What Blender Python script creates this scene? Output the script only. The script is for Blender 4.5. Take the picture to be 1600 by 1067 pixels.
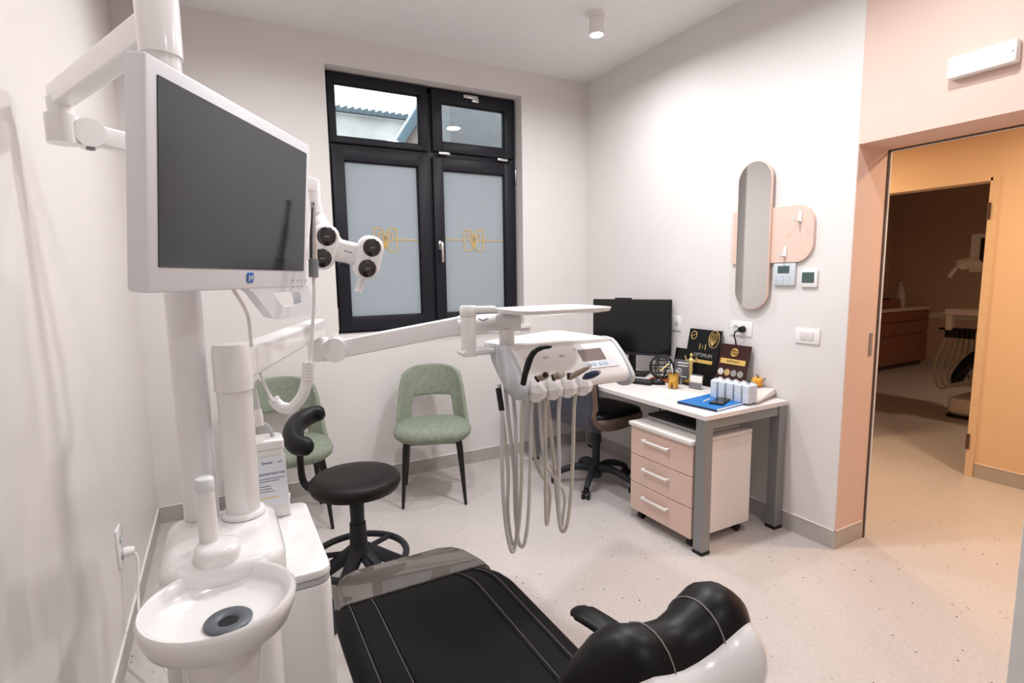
import bpy, bmesh, math, random
from mathutils import Vector, Matrix, Euler
random.seed(7)
PI = math.pi
S = bpy.context.scene
COL = S.collection
for o in list(bpy.data.objects): bpy.data.objects.remove(o)

# ------------------------------------------------------------------ camera
FPX = 838.2                                   # focal length in pixels of a 1600 px wide frame
CAM = Vector((-2.766, -3.757, 1.466))
YAW, PITCH, ROLL = 0.4971, 0.1225, -0.0147
_f = Vector((math.sin(YAW)*math.cos(PITCH), math.cos(YAW)*math.cos(PITCH), -math.sin(PITCH)))
_r = Vector((math.cos(YAW), -math.sin(YAW), 0)); _u = _r.cross(_f)
RGT = _r*math.cos(ROLL) + _u*math.sin(ROLL); UPV = -_r*math.sin(ROLL) + _u*math.cos(ROLL); FWD = _f
cd = bpy.data.cameras.new('camera'); cam = bpy.data.objects.new('camera', cd); COL.objects.link(cam)
cd.sensor_fit = 'HORIZONTAL'; cd.sensor_width = 36; cd.lens = 36*FPX/1600; cd.clip_start = .05; cd.clip_end = 200
cam.matrix_world = Matrix(((RGT.x, UPV.x, -FWD.x, CAM.x), (RGT.y, UPV.y, -FWD.y, CAM.y), (RGT.z, UPV.z, -FWD.z, CAM.z), (0, 0, 0, 1)))
S.camera = cam
# ------------------------------------------------------------------ world, exposure
w = bpy.data.worlds.new('overcast_sky'); S.world = w; w.use_nodes = True
bg = w.node_tree.nodes['Background']; bg.inputs[0].default_value = (.86, .93, 1, 1); bg.inputs[1].default_value = 3.0
vs = S.view_settings; vs.view_transform = 'Standard'; vs.look = 'None'; vs.gamma = 1; vs.use_curve_mapping = False; vs.exposure = 0.08
LAMP_W = (10.0, 8.0, 11.0, 5.0, 9.0, 20.0, 16.0)         # power of each ceiling spot; those over and behind the chair are dimmed
# ------------------------------------------------------------------ room lamps, seen and added (their fixtures are built below)
SPOTS = [(-.66, -1.0), (-2.45, -1.0), (-.7, -2.75), (-2.45, -2.75), (-1.55, -4.3), (-1.05, -1.75), (-2.05, -1.75)]  # only the first is in view; the rest are added for even brightness
def disk_light(name, loc, power, size, col, rot=(0, 0, 0), spread=math.radians(165)):
    d = bpy.data.lights.new(name, 'AREA'); d.shape = 'DISK'; d.size = size; d.energy = power; d.color = col; d.spread = spread
    o = bpy.data.objects.new(name, d); COL.objects.link(o); o.location = loc; o.rotation_euler = rot; return o
for i, (x, y) in enumerate(SPOTS): disk_light('ceiling_spot_and_fill_light', (x, y, 2.885), LAMP_W[i], .13, (.98, .99, 1), spread=math.radians(172))
disk_light('corridor_light', (1.05, -3.0, 2.52), 26, .22, (1, .74, .48))
disk_light('far_room_fill_light', (4.6, -2.6, 2.62), 20.0, .22, (1, .72, .5))  # added lamp to lift the far room, otherwise lit only by spill
disk_light('corridor_light', (1.05, -.9, 2.52), 20, .22, (1, .72, .44))

# ------------------------------------------------------------------ pixel helpers (a pixel gives a direction, the plane gives the distance)
def ray(u, v): return RGT*((u-800)/FPX) + UPV*(-(v-533.5)/FPX) + FWD
def px(u, v, ax, val):
    d = ray(u, v); i = 'xyz'.index(ax); t = (val-CAM[i])/d[i]; return CAM + d*t
def pd(u, v, dep): return CAM + ray(u, v)*dep
def V(*a): return Vector(a)

# ------------------------------------------------------------------ materials
MATS = {}
def lin(c): return tuple(((x/255)/12.92 if x/255 <= .04045 else ((x/255+.055)/1.055)**2.4) for x in c)
def mat(name, c, rough=.5, metal=0, noise=.04, nscale=12, bump=0, bscale=60, spec=.5, coat=0, emit=0, srgb=True, alpha=1):
    if name in MATS: return MATS[name]
    m = bpy.data.materials.new(name); m.use_nodes = True; nt = m.node_tree; b = nt.nodes['Principled BSDF']
    c = lin(c) if srgb else c
    tc = nt.nodes.new('ShaderNodeTexCoord'); n = nt.nodes.new('ShaderNodeTexNoise'); n.inputs['Scale'].default_value = nscale; n.inputs['Detail'].default_value = 3
    nt.links.new(tc.outputs['Object'], n.inputs['Vector'])
    r = nt.nodes.new('ShaderNodeValToRGB'); e = r.color_ramp.elements
    e[0].position = .3; e[1].position = .7
    e[0].color = (*[x*(1-noise) for x in c], 1); e[1].color = (*[min(1, x*(1+noise)) for x in c], 1)
    nt.links.new(n.outputs['Fac'], r.inputs['Fac']); nt.links.new(r.outputs['Color'], b.inputs['Base Color'])
    b.inputs['Roughness'].default_value = rough; b.inputs['Metallic'].default_value = metal; b.inputs['Specular IOR Level'].default_value = spec
    b.inputs['Coat Weight'].default_value = coat; b.inputs['Coat Roughness'].default_value = .08
    if emit: nt.links.new(r.outputs['Color'], b.inputs['Emission Color']); b.inputs['Emission Strength'].default_value = emit
    if bump:
        n2 = nt.nodes.new('ShaderNodeTexNoise'); n2.inputs['Scale'].default_value = bscale; nt.links.new(tc.outputs['Object'], n2.inputs['Vector'])
        bp = nt.nodes.new('ShaderNodeBump'); bp.inputs['Strength'].default_value = bump; bp.inputs['Distance'].default_value = .01
        nt.links.new(n2.outputs['Fac'], bp.inputs['Height']); nt.links.new(bp.outputs['Normal'], b.inputs['Normal'])
    MATS[name] = m; return m
def floor_mat(name, base, spots):
    m = bpy.data.materials.new(name); m.use_nodes = True; nt = m.node_tree; b = nt.nodes['Principled BSDF']; L = nt.links.new
    tc = nt.nodes.new('ShaderNodeTexCoord'); last = None
    n = nt.nodes.new('ShaderNodeTexNoise'); n.inputs['Scale'].default_value = 60; n.inputs['Detail'].default_value = 5; L(tc.outputs['Object'], n.inputs['Vector'])
    r = nt.nodes.new('ShaderNodeValToRGB'); r.color_ramp.elements[0].color = (*[x*.95 for x in lin(base)], 1); r.color_ramp.elements[1].color = (*[min(1, x*1.04) for x in lin(base)], 1)
    r.color_ramp.elements[0].position = .35; r.color_ramp.elements[1].position = .65
    L(n.outputs['Fac'], r.inputs['Fac']); last = r.outputs['Color']
    for sc, th, col, mx in spots:
        v = nt.nodes.new('ShaderNodeTexVoronoi'); v.inputs['Scale'].default_value = sc; v.inputs['Randomness'].default_value = 1; L(tc.outputs['Object'], v.inputs['Vector'])
        sp = nt.nodes.new('ShaderNodeSeparateColor'); L(v.outputs['Color'], sp.inputs[0])
        # size of a chip depends on a random number of its cell; most cells have none
        mu = nt.nodes.new('ShaderNodeMath'); mu.operation = 'MULTIPLY_ADD'; L(sp.outputs[0], mu.inputs[0]); mu.inputs[1].default_value = th*3; mu.inputs[2].default_value = -th*2
        lt = nt.nodes.new('ShaderNodeMath'); lt.operation = 'LESS_THAN'; L(v.outputs['Distance'], lt.inputs[0]); L(mu.outputs[0], lt.inputs[1])
        mm = nt.nodes.new('ShaderNodeMath'); mm.operation = 'MULTIPLY'; L(lt.outputs[0], mm.inputs[0]); mm.inputs[1].default_value = mx
        mix = nt.nodes.new('ShaderNodeMix'); mix.data_type = 'RGBA'; L(mm.outputs[0], mix.inputs[0]); L(last, mix.inputs[6]); mix.inputs[7].default_value = (*lin(col), 1); last = mix.outputs[2]
    L(last, b.inputs['Base Color']); b.inputs['Roughness'].default_value = .36; b.inputs['Specular IOR Level'].default_value = .4
    MATS[name] = m; return m
def corduroy(name, c):
    m = mat(name, c, .85, noise=.12, nscale=30, spec=.2); nt = m.node_tree; b = nt.nodes['Principled BSDF']
    tc = nt.nodes.new('ShaderNodeTexCoord'); wv = nt.nodes.new('ShaderNodeTexWave'); wv.wave_type = 'BANDS'; wv.bands_direction = 'X'; wv.inputs['Scale'].default_value = 36; wv.inputs['Distortion'].default_value = .25
    nt.links.new(tc.outputs['Object'], wv.inputs['Vector']); bp = nt.nodes.new('ShaderNodeBump'); bp.inputs['Strength'].default_value = .9; bp.inputs['Distance'].default_value = .004
    nt.links.new(wv.outputs['Fac'], bp.inputs['Height']); nt.links.new(bp.outputs['Normal'], b.inputs['Normal'])
    r = b.inputs['Base Color'].links[0].from_socket; mx = nt.nodes.new('ShaderNodeMix'); mx.data_type = 'RGBA'; mx.blend_type = 'MULTIPLY'; mx.inputs[0].default_value = 1
    rr = nt.nodes.new('ShaderNodeValToRGB'); rr.color_ramp.elements[0].color = (.74, .74, .72, 1); rr.color_ramp.elements[1].color = (1, 1, 1, 1); rr.color_ramp.elements[1].position = .5
    nt.links.new(wv.outputs['Fac'], rr.inputs['Fac']); nt.links.new(r, mx.inputs[6]); nt.links.new(rr.outputs['Color'], mx.inputs[7]); nt.links.new(mx.outputs[2], b.inputs['Base Color'])
    return m
def glassy(name, tint, refl_ior=1.5, rough=0.0, clear=1.0, body=(200, 200, 200)):
    m = bpy.data.materials.new(name); m.use_nodes = True; nt = m.node_tree; nt.nodes.clear(); L = nt.links.new
    out = nt.nodes.new('ShaderNodeOutputMaterial'); tr = nt.nodes.new('ShaderNodeBsdfTransparent'); tr.inputs[0].default_value = (*lin(tint), 1)
    gl = nt.nodes.new('ShaderNodeBsdfGlossy'); gl.inputs['Roughness'].default_value = rough
    fr = nt.nodes.new('ShaderNodeFresnel'); fr.inputs[0].default_value = refl_ior; mx = nt.nodes.new('ShaderNodeMixShader'); base = tr.outputs[0]
    if clear < 1:
        df = nt.nodes.new('ShaderNodeBsdfDiffuse'); df.inputs[0].default_value = (*lin(body), 1); m2 = nt.nodes.new('ShaderNodeMixShader'); m2.inputs[0].default_value = clear
        L(df.outputs[0], m2.inputs[1]); L(tr.outputs[0], m2.inputs[2]); base = m2.outputs[0]
    L(fr.outputs[0], mx.inputs[0]); L(base, mx.inputs[1]); L(gl.outputs[0], mx.inputs[2]); L(mx.outputs[0], out.inputs[0]); MATS[name] = m; return m
def frosted(name, c):
    m = bpy.data.materials.new(name); m.use_nodes = True; nt = m.node_tree; nt.nodes.clear(); L = nt.links.new
    out = nt.nodes.new('ShaderNodeOutputMaterial'); t = nt.nodes.new('ShaderNodeBsdfTranslucent'); t.inputs[0].default_value = (*lin(c), 1)
    d = nt.nodes.new('ShaderNodeBsdfDiffuse'); d.inputs[0].default_value = (*lin(c), 1); mx = nt.nodes.new('ShaderNodeMixShader'); mx.inputs[0].default_value = .35
    g = nt.nodes.new('ShaderNodeBsdfGlossy'); g.inputs['Roughness'].default_value = .3; fr = nt.nodes.new('ShaderNodeFresnel'); fr.inputs[0].default_value = 1.35; m2 = nt.nodes.new('ShaderNodeMixShader')
    L(t.outputs[0], mx.inputs[1]); L(d.outputs[0], mx.inputs[2]); L(fr.outputs[0], m2.inputs[0]); L(mx.outputs[0], m2.inputs[1]); L(g.outputs[0], m2.inputs[2]); L(m2.outputs[0], out.inputs[0]); MATS[name] = m; return m

WALL = mat('white_wall_paint', (226, 221, 219), .75, noise=.012, nscale=3, bump=.03, bscale=250, spec=.25)
WALL_L = mat('left_wall_satin_paint', (224, 217, 214), .42, noise=.012, nscale=3, bump=.02, bscale=250, spec=.4)
CEIL = mat('ceiling_paint', (236, 235, 234), .85, noise=.01, spec=.2)
PINK = mat('pink_wall_paint', (222, 195, 183), .7, noise=.012, nscale=3, spec=.25)
PEACH = mat('corridor_peach_paint', (232, 204, 172), .7, noise=.012, nscale=3, spec=.25)
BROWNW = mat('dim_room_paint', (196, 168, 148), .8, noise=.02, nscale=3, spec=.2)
FLOOR = floor_mat('terrazzo_vinyl', (198, 190, 187), [(60, .2, (140, 124, 114), .7), (36, .17, (46, 42, 42), .95), (95, .2, (240, 236, 232), .3)])
BASE = floor_mat('terrazzo_skirting', (182, 176, 172), [(55, .18, (110, 98, 90), .7), (38, .14, (45, 42, 42), .85)])
WPL = mat('white_gloss_plastic', (238, 235, 234), .22, noise=.006, spec=.5, coat=.3)
WMAT = mat('white_matte_plastic', (234, 230, 228), .5, noise=.01)
WMON = mat('white_monitor_plastic', (236, 237, 242), .35, noise=.005)
GREYPL = mat('light_grey_plastic', (192, 195, 197), .45, noise=.02)
MIDG = mat('mid_grey_plastic', (128, 132, 136), .45, noise=.02)
CREAMHOSE = mat('hose_grey_beige', (196, 190, 180), .5, noise=.03)
CREAM2 = mat('hose_light_grey', (205, 205, 203), .5, noise=.03)
DARKFR = mat('anthracite_window_frame', (30, 30, 37), .45, spec=.25, noise=.05, nscale=40)
BLACKL = mat('black_leatherette', (12, 11, 12), .5, noise=.1, nscale=40, bump=.05, bscale=400, spec=.13)
BLACKH = mat('black_smooth_leatherette', (14, 12, 13), .4, noise=.08, nscale=30, bump=.03, bscale=300, spec=.2)
BLACKST = mat('brown_black_stool_vinyl', (26, 21, 20), .5, spec=.25, noise=.1, nscale=20, bump=.05, bscale=300)
BLACKP = mat('black_plastic', (20, 20, 22), .45, spec=.3, noise=.06, nscale=30, bump=.05, bscale=300)
GRAPH = mat('graphite_plastic', (40, 42, 48), .5, spec=.3, noise=.05, nscale=30)
BLACKM = mat('black_powder_coat_metal', (18, 17, 18), .4, metal=.2, noise=.05)
STITCH = mat('grey_stitch_thread', (132, 128, 128), .8)
SCREEN = mat('dark_screen_glass', (36, 42, 48), .16, noise=.02, nscale=2, spec=.6)
SCREEN2 = mat('black_screen_glass', (16, 17, 19), .2, noise=.02, nscale=2)
GREEN = corduroy('sage_green_corduroy', (158, 167, 150))
CHROME = mat('brushed_chrome', (200, 200, 200), .25, metal=1, noise=.03)
STEEL = mat('grey_painted_steel', (140, 141, 141), .4, metal=.35, noise=.03, nscale=25)
GOLD = mat('gold_metal', (206, 160, 76), .3, metal=.85, noise=.06, nscale=30)
GOLDF = mat('gold_foil', (232, 194, 112), .38, metal=.35, noise=.08, nscale=25)
TROPHY = mat('pale_gold_metal', (226, 196, 128), .28, metal=.7, noise=.06, nscale=30)
DESKT = mat('white_desk_laminate', (226, 220, 217), .42, noise=.015, nscale=8)
DRAWER = mat('pink_beige_laminate', (220, 190, 176), .4, noise=.015, nscale=8)
CABW = mat('white_cabinet_laminate', (232, 225, 221), .45, noise=.012, nscale=8)
LEATHB = mat('taupe_leatherette', (112, 92, 82), .38, noise=.08, nscale=25, bump=.04, bscale=300)
NAVY = mat('slate_blue_shell', (66, 68, 80), .55, noise=.05, nscale=25)
BLUEF = mat('blue_folder_card', (22, 116, 192), .4, noise=.03)
BLUEL = mat('logo_blue', (32, 104, 190), .4, noise=.02)
PAPER = mat('white_paper', (234, 230, 226), .7, noise=.01)
PALEB = mat('pale_blue_plastic', (178, 200, 220), .4, noise=.02)
BOTTLE = mat('white_bottle_plastic', (214, 222, 230), .3, noise=.03, nscale=40)
YELLOW = mat('yellow_ceramic', (226, 160, 52), .3, noise=.15, nscale=40)
ORANGEB = mat('orange_brown_wood', (176, 92, 50), .5, noise=.12, nscale=40)
WINE = mat('dark_wine_lacquer', (58, 26, 22), .25, noise=.3, nscale=5)
BLKLAC = mat('black_lacquer', (17, 16, 17), .25, noise=.1, nscale=6)
SILV = mat('silver_print', (176, 174, 170), .4, metal=.3, noise=.08, nscale=40)
MIRROR = mat('mirror_silver', (232, 230, 228), .03, metal=1, noise=.004)
ROSEG = mat('rose_lacquer', (226, 196, 182), .5, noise=.015)
LCD = mat('grey_green_lcd', (72, 92, 88), .3, noise=.03)
LCDP = mat('brown_grey_lcd', (128, 112, 112), .25, noise=.03)
LENS = mat('dark_lens_glass', (40, 34, 36), .12, noise=.2, nscale=30, coat=.6)
LIT = mat('lit_lamp_face', (255, 250, 244), .5, noise=0, emit=14)
LITE = mat('lit_led_strip', (255, 250, 244), .5, noise=0, emit=1.3)
DARKWOOD = mat('brown_wood_front', (134, 84, 66), .45, noise=.12, nscale=6)
BROWNLINE = mat('dark_brown_door_seal', (76, 58, 48), .5)
INK = mat('dark_blue_ink', (44, 62, 104), .6)
GREYINK = mat('grey_ink', (110, 116, 130), .6)
GLASS = glassy('clear_window_glass', (240, 246, 246))
ACRYL = glassy('clear_acrylic', (225, 225, 228), 1.45, .05, .82, (200, 200, 205))
FILM = glassy('clear_plastic_film', (205, 200, 196), 1.7, .04, .7, (170, 160, 154))
FROST = frosted('frosted_glass', (206, 213, 218))
GLASSW = mat('clear_cup_plastic', (222, 224, 224), .1, noise=.02)

# ------------------------------------------------------------------ mesh builder
def cat(pts, sub=6, closed=False):
    P = [Vector(p) for p in pts]; n = len(P); out = []
    rng = range(n) if closed else range(n-1)
    for i in rng:
        p1, p2 = P[i], P[(i+1) % n]
        p0 = P[i-1] if (closed or i > 0) else p1*2-p2
        p3 = P[(i+2) % n] if (closed or i+2 < n) else p2*2-p1
        for k in range(sub):
            t = k/sub
            out.append(.5*((2*p1)+(p2-p0)*t+(2*p0-5*p1+4*p2-p3)*t*t+(-p0+3*p1-3*p2+p3)*t**3))
    if not closed: out.append(P[-1])
    return out
class MB:
    def __init__(s): s.v = []; s.f = []
    def add(s, vs, fs, M=None):
        o = len(s.v); s.v += [(M @ Vector(p)) if M else Vector(p) for p in vs]; s.f += [tuple(i+o for i in f) for f in fs]; return s
    def addbm(s, bm, M=None):
        bm.verts.index_update(); vs = [v.co.copy() for v in bm.verts]; fs = [[v.index for v in f.verts] for f in bm.faces]; bm.free(); return s.add(vs, fs, M)
    def box(s, c, size, bev=0, seg=2, rot=None, M=None):
        bm = bmesh.new(); bmesh.ops.create_cube(bm, size=1)
        for v in bm.verts: v.co = Vector((v.co.x*size[0], v.co.y*size[1], v.co.z*size[2]))
        if bev: bmesh.ops.bevel(bm, geom=list(bm.edges), offset=min(bev, min(size)*.49), segments=seg, profile=.5, affect='EDGES', clamp_overlap=True)
        T = Matrix.Translation(Vector(c))
        if rot is not None: T = T @ (rot.to_4x4() if isinstance(rot, Matrix) else Euler(rot).to_matrix().to_4x4())
        return s.addbm(bm, (M @ T) if M else T)
    def bx(s, x0, x1, y0, y1, z0, z1, bev=0, seg=2): return s.box(((x0+x1)/2, (y0+y1)/2, (z0+z1)/2), (x1-x0, y1-y0, z1-z0), bev, seg)
    def rings(s, R, cap=True, closed=False):
        n = len(R[0]); vs = [p for r in R for p in r]; fs = []
        m = len(R)
        for i in range(m if closed else m-1):
            a = i*n; b = ((i+1) % m)*n
            for k in range(n): fs.append((a+k, a+(k+1) % n, b+(k+1) % n, b+k))
        if cap and not closed: fs.append(tuple(range(n-1, -1, -1))); fs.append(tuple((m-1)*n+k for k in range(n)))
        return s.add(vs, fs)
    def tube(s, pts, r, n=10, closed=False, cap=True, flat=1):
        P = [Vector(p) for p in pts]; m = len(P); R = []; nrm = None
        for i in range(m):
            if closed: t = P[(i+1) % m]-P[i-1]
            else: t = P[min(i+1, m-1)]-P[max(i-1, 0)]
            t.normalize()
            if nrm is None:
                a = Vector((0, 0, 1)) if abs(t.z) < .9 else Vector((1, 0, 0)); nrm = (a-t*a.dot(t)).normalized()
            else: nrm = (nrm-t*nrm.dot(t)).normalized()
            b = t.cross(nrm); rr = r[i] if isinstance(r, (list, tuple)) else r
            R.append([P[i]+(nrm*math.cos(2*PI*k/n)*flat+b*math.sin(2*PI*k/n))*rr for k in range(n)])
        return s.rings(R, cap, closed)
    def cyl(s, p0, p1, r0, r1=None, n=24): return s.tube([p0, p1], [r0, r0 if r1 is None else r1], n)
    def lathe(s, prof, c=(0, 0, 0), n=32, M=None):
        c = Vector(c); R = [[c+Vector((r*math.cos(2*PI*k/n), r*math.sin(2*PI*k/n), z)) for k in range(n)] for r, z in prof]
        if M: R = [[M @ p for p in q] for q in R]
        return s.rings(R)
    def prism(s, poly, o, ex, ey, ez, bev=0):
        # polygon in the frame (ex, ey), thickness vector ez
        o, ex, ey, ez = Vector(o), Vector(ex), Vector(ey), Vector(ez); n = len(poly)
        a = [o+ex*p[0]+ey*p[1] for p in poly]; b = [q+ez for q in a]
        return s.rings([a, b])
    def ell(s, c, r, n=20, m=12, M=None):
        c = Vector(c); R = []
        for i in range(1, m):
            t = PI*i/m; R.append([Vector((r[0]*math.sin(t)*math.cos(2*PI*k/n), r[1]*math.sin(t)*math.sin(2*PI*k/n), r[2]*math.cos(t))) for k in range(n)])
        R = [[Vector((0, 0, r[2]))+(p-Vector((0, 0, r[2])))*.001 for p in R[0]]]+R+[[Vector((0, 0, -r[2]))+(p+Vector((0, 0, r[2])))*.001 for p in R[-1]]]
        R = [[c+((M @ p) if M else p) for p in q] for q in R]
        return s.rings(R)
    def build(s, name, m, parent=None, ang=35, off=None, smooth=True):
        if off is None:
            root = parent
            while root is not None and root.parent is not None: root = root.parent
            off = root.location if (root is not None and root.name in WORLD) else Vector((0, 0, 0))
        off = Vector(off)
        me = bpy.data.meshes.new(name); me.from_pydata([tuple(p-off) for p in s.v], [], s.f)
        bm = bmesh.new(); bm.from_mesh(me); bmesh.ops.recalc_face_normals(bm, faces=bm.faces); bm.to_mesh(me); bm.free()
        if smooth: me.shade_smooth(); me.set_sharp_from_angle(angle=math.radians(ang))
        me.materials.append(m); o = bpy.data.objects.new(name, me); COL.objects.link(o)
        if parent is not None: o.parent = parent
        return o
WORLD = set()
def tag(o, label=None, cat_=None, group=None, kind=None):
    if label: o['label'] = label
    if cat_: o['category'] = cat_
    if group: o['group'] = group
    if kind: o['kind'] = kind
    return o
def thing(name, label, cat_, loc=(0, 0, 0), rz=0, group=None, world=True):
    o = bpy.data.objects.new(name, None); COL.objects.link(o); o.location = loc; o.rotation_euler = (0, 0, rz); o.empty_display_size = .05
    tag(o, label, cat_, group)
    if world: WORLD.add(o.name)
    return o
def solo(mb, name, m, label, cat_, base, group=None, ang=35):   # a thing that is one mesh, authored in world space, origin at its base
    o = mb.build(name, m, None, ang, off=base); o.location = base; return tag(o, label, cat_, group)
def struct(mb, name, m, parent=None, ang=30):
    o = mb.build(name, m, parent, ang)
    if parent is None: o['kind'] = 'structure'
    return o
def dup(root, loc=None, rz=None, label=None):
    def cp(o, par):
        c = o.copy(); COL.objects.link(c); c.parent = par
        for ch in list(o.children): cp(ch, c)
        return c
    r = cp(root, None)
    if loc is not None: r.location = loc
    if rz is not None: r.rotation_euler = (0, 0, rz)
    if label: r['label'] = label
    return r
def text(name, body, size, M, m, parent, ext=.0004, align='CENTER'):
    cu = bpy.data.curves.new(name, 'FONT'); cu.body = body; cu.size = size; cu.extrude = ext; cu.align_x = align; cu.align_y = 'CENTER'; cu.resolution_u = 2
    t = bpy.data.objects.new(name, cu); COL.objects.link(t); bpy.context.view_layer.update()
    me = bpy.data.meshes.new_from_object(t.evaluated_get(bpy.context.evaluated_depsgraph_get())); bpy.data.objects.remove(t)
    me.transform(M); mb = MB(); mb.v = [v.co.copy() for v in me.vertices]; mb.f = [tuple(p.vertices) for p in me.polygons]; bpy.data.meshes.remove(me)
    return mb.build(name, m, parent, smooth=False)
def frame(o, ex, ey):   # matrix with local x, y along ex, ey
    ex = Vector(ex).normalized(); ey = Vector(ey); ey = (ey-ex*ey.dot(ex)).normalized(); ez = ex.cross(ey)
    return Matrix(((ex.x, ey.x, ez.x, o[0]), (ex.y, ey.y, ez.y, o[1]), (ex.z, ey.z, ez.z, o[2]), (0, 0, 0, 1)))
def stadium(w, h, r, n=8):
    P = []
    for cx, cy, a0 in ((w/2-r, h/2-r, 0), (-w/2+r, h/2-r, PI/2), (-w/2+r, -h/2+r, PI), (w/2-r, -h/2+r, 1.5*PI)):
        for k in range(n+1): a = a0+PI/2*k/n; P.append((cx+r*math.cos(a), cy+r*math.sin(a)))
    return P

# ================================================================== THE SETTING
XL, H, YE, YF = -3.182, 3.019, -2.2, -5.0        # left wall, ceiling, door jamb, wall behind the camera
DT = .26; DTOP = 2.07; DN = -3.12                # door wall thickness, opening top, near jamb
WX0, WX1, WZ0, WZ1 = -2.068, -.614, 1.065, 2.835 # window opening
XC = 1.84; X2 = 6.78; Y2 = 1.0
struct(MB().bx(XL-.2, X2+.2, YF-.2, 1.8, -.12, 0), 'floor', FLOOR)
struct(MB().bx(XL-.2, DT, YF-.2, .3, H, H+.15), 'ceiling', CEIL)
struct(MB().bx(DT, XC+.12, YF-.2, 1.8, 2.6, 2.75), 'ceiling_corridor', CEIL)
struct(MB().bx(XC+.12, X2+.2, -4.0, 1.8, 2.7, 2.85), 'ceiling_far_room', CEIL)
wb = MB(); TH = .26
wb.bx(XL-.2, WX0, 0, TH, 0, H); wb.bx(WX1, .0, 0, TH, 0, H); wb.bx(WX0, WX1, 0, TH, 0, WZ0); wb.bx(WX0, WX1, 0, TH, WZ1, H)
struct(wb, 'wall_back', WALL)
struct(MB().bx(XL-.2, XL, YF, 0, 0, H), 'wall_left', WALL_L)
struct(MB().bx(0, DT, YE+.0005, TH, 0, H), 'wall_right', WALL)
struct(MB().bx(XL-.2, DT, YF-.2, YF, 0, H), 'wall_front', WALL)
wd = MB(); wd.bx(0, DT, DN, YE, DTOP, H); wd.bx(0, DT, YF, DN, 0, H); struct(wd, 'wall_doorway', PINK)
struct(MB().bx(.0005, DT, YE-.003, YE, .1, DTOP), 'wall_jamb', PINK)
# corridor and far room
wc = MB(); D2a, D2b, D2t = -2.06, -1.12, 2.06
wc.bx(XC, XC+.12, -5.0, D2a, 0, 2.6); wc.bx(XC, XC+.12, D2b, 1.6, 0, 2.6); wc.bx(XC, XC+.12, D2a, D2b, D2t, 2.6); struct(wc, 'wall_corridor', PEACH)
struct(MB().bx(DT, X2, 1.6, 1.75, 0, 2.75), 'wall_corridor_end', PEACH)
struct(MB().bx(DT, XC+.1, -5.15, -5.0, 0, 2.75), 'wall_corridor_near', PEACH)
struct(MB().bx(DT, DT+.01, YE+.02, 1.6, 0, 2.6), 'wall_corridor_side', PEACH)
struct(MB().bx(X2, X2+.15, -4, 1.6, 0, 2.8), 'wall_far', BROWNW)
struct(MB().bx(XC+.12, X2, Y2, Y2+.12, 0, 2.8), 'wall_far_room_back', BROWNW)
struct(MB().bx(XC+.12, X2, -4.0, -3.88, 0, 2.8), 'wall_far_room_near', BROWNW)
# skirting, 10 cm terrazzo upstand with a pale cap line
def skirt(name, x0, x1, y0, y1):
    b = struct(MB().bx(x0, x1, y0, y1, 0, .1), name, BASE); return b
t = .006
skirt('baseboard_back', XL, 0, -t, 0); skirt('baseboard_left', XL, XL+t, YF, -t); skirt('baseboard_right', -t, 0, YE, -t)
skirt('baseboard_jamb', -t, DT-.02, YE-t, YE); skirt('baseboard_corridor', XC-t, XC, -5, D2a-.04); skirt('baseboard_far', X2-.012, X2, -3.8, .36); skirt('baseboard_front', XL, 0, YF, YF+t)
for nm, (x0, x1, y0, y1) in {'trim_1': (XL, 0, -t-.002, 0), 'trim_2': (XL, XL+t+.002, YF, 0), 'trim_3': (-t-.002, 0, YE-.008, 0), 'trim_4': (-t-.002, DT-.02, YE-t-.002, YE), 'trim_5': (XC-t-.002, XC, -5, D2a-.04)}.items():
    struct(MB().bx(x0, x1, y0, y1, .1, .104), nm, WMAT)
# door lining: dark seal strip and pale edge, strike plate
tr = MB(); tr.bx(DT, DT+.012, YE-.008, YE-.003, 0, DTOP-.003); tr.bx(DT, DT+.012, DN, YE-.003, DTOP-.009, DTOP-.003); dl = struct(tr, 'trim_6', BROWNLINE)
tr = MB(); tr.bx(DT+.0125, DT+.022, YE-.012, YE-.003, 0, DTOP); tr.bx(DT+.0125, DT+.022, DN, YE-.003, DTOP-.012, DTOP); struct(tr, 'trim_7', WMAT)
p = px(1367, 507, 'y', YE-.004); MB().bx(.2, .225, YE-.007, YE-.0035, 1.02, 1.14).build('strike_plate', STEEL, dl)
# lining of the second doorway with hinges
tr = MB(); tr.bx(XC-.012, XC+.13, D2a-.035, D2a+.012, 0, D2t+.01); tr.bx(XC-.012, XC+.13, D2a, D2b, D2t-.01, D2t+.012); dl2 = struct(tr, 'trim_8', mat('cream_lining', (226, 200, 170), .5))
for z in (.25, 1.85): MB().bx(XC-.02, XC-.005, D2a-.004, D2a+.016, z-.055, z+.055).build('hinge', BROWNLINE, dl2)
# the open door leaf, seen by its free edge
dr = thing('door_1', None, None, (0, DN, 0)); del_keys = [dr.pop(k, None) for k in ('label', 'category')]; dr['kind'] = 'structure'
pe = V(-.9, -3.203, 0); pe2 = V(-.02, DN+.045, 0); dv = (pe2-pe).normalized(); dn = V(-dv.y, dv.x, 0)
M = frame((pe.x, pe.y, 0), dv, dn)
MB().box((.44, -.02, 1.035), (.86, .04, 2.03), .002, 1, M=M).build('leaf', PINK, dr)
MB().box((.005, -.02, 1.035), (.008, .042, 2.03), .001, 1, M=M).build('leaf_edge', mat('door_edge_white', (222, 220, 218), .4), dr)
MB().box((.07, -.041, 1.02), (.045, .004, .14), .002, 1, M=M).build('flush_pull', CHROME, dr)

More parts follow.
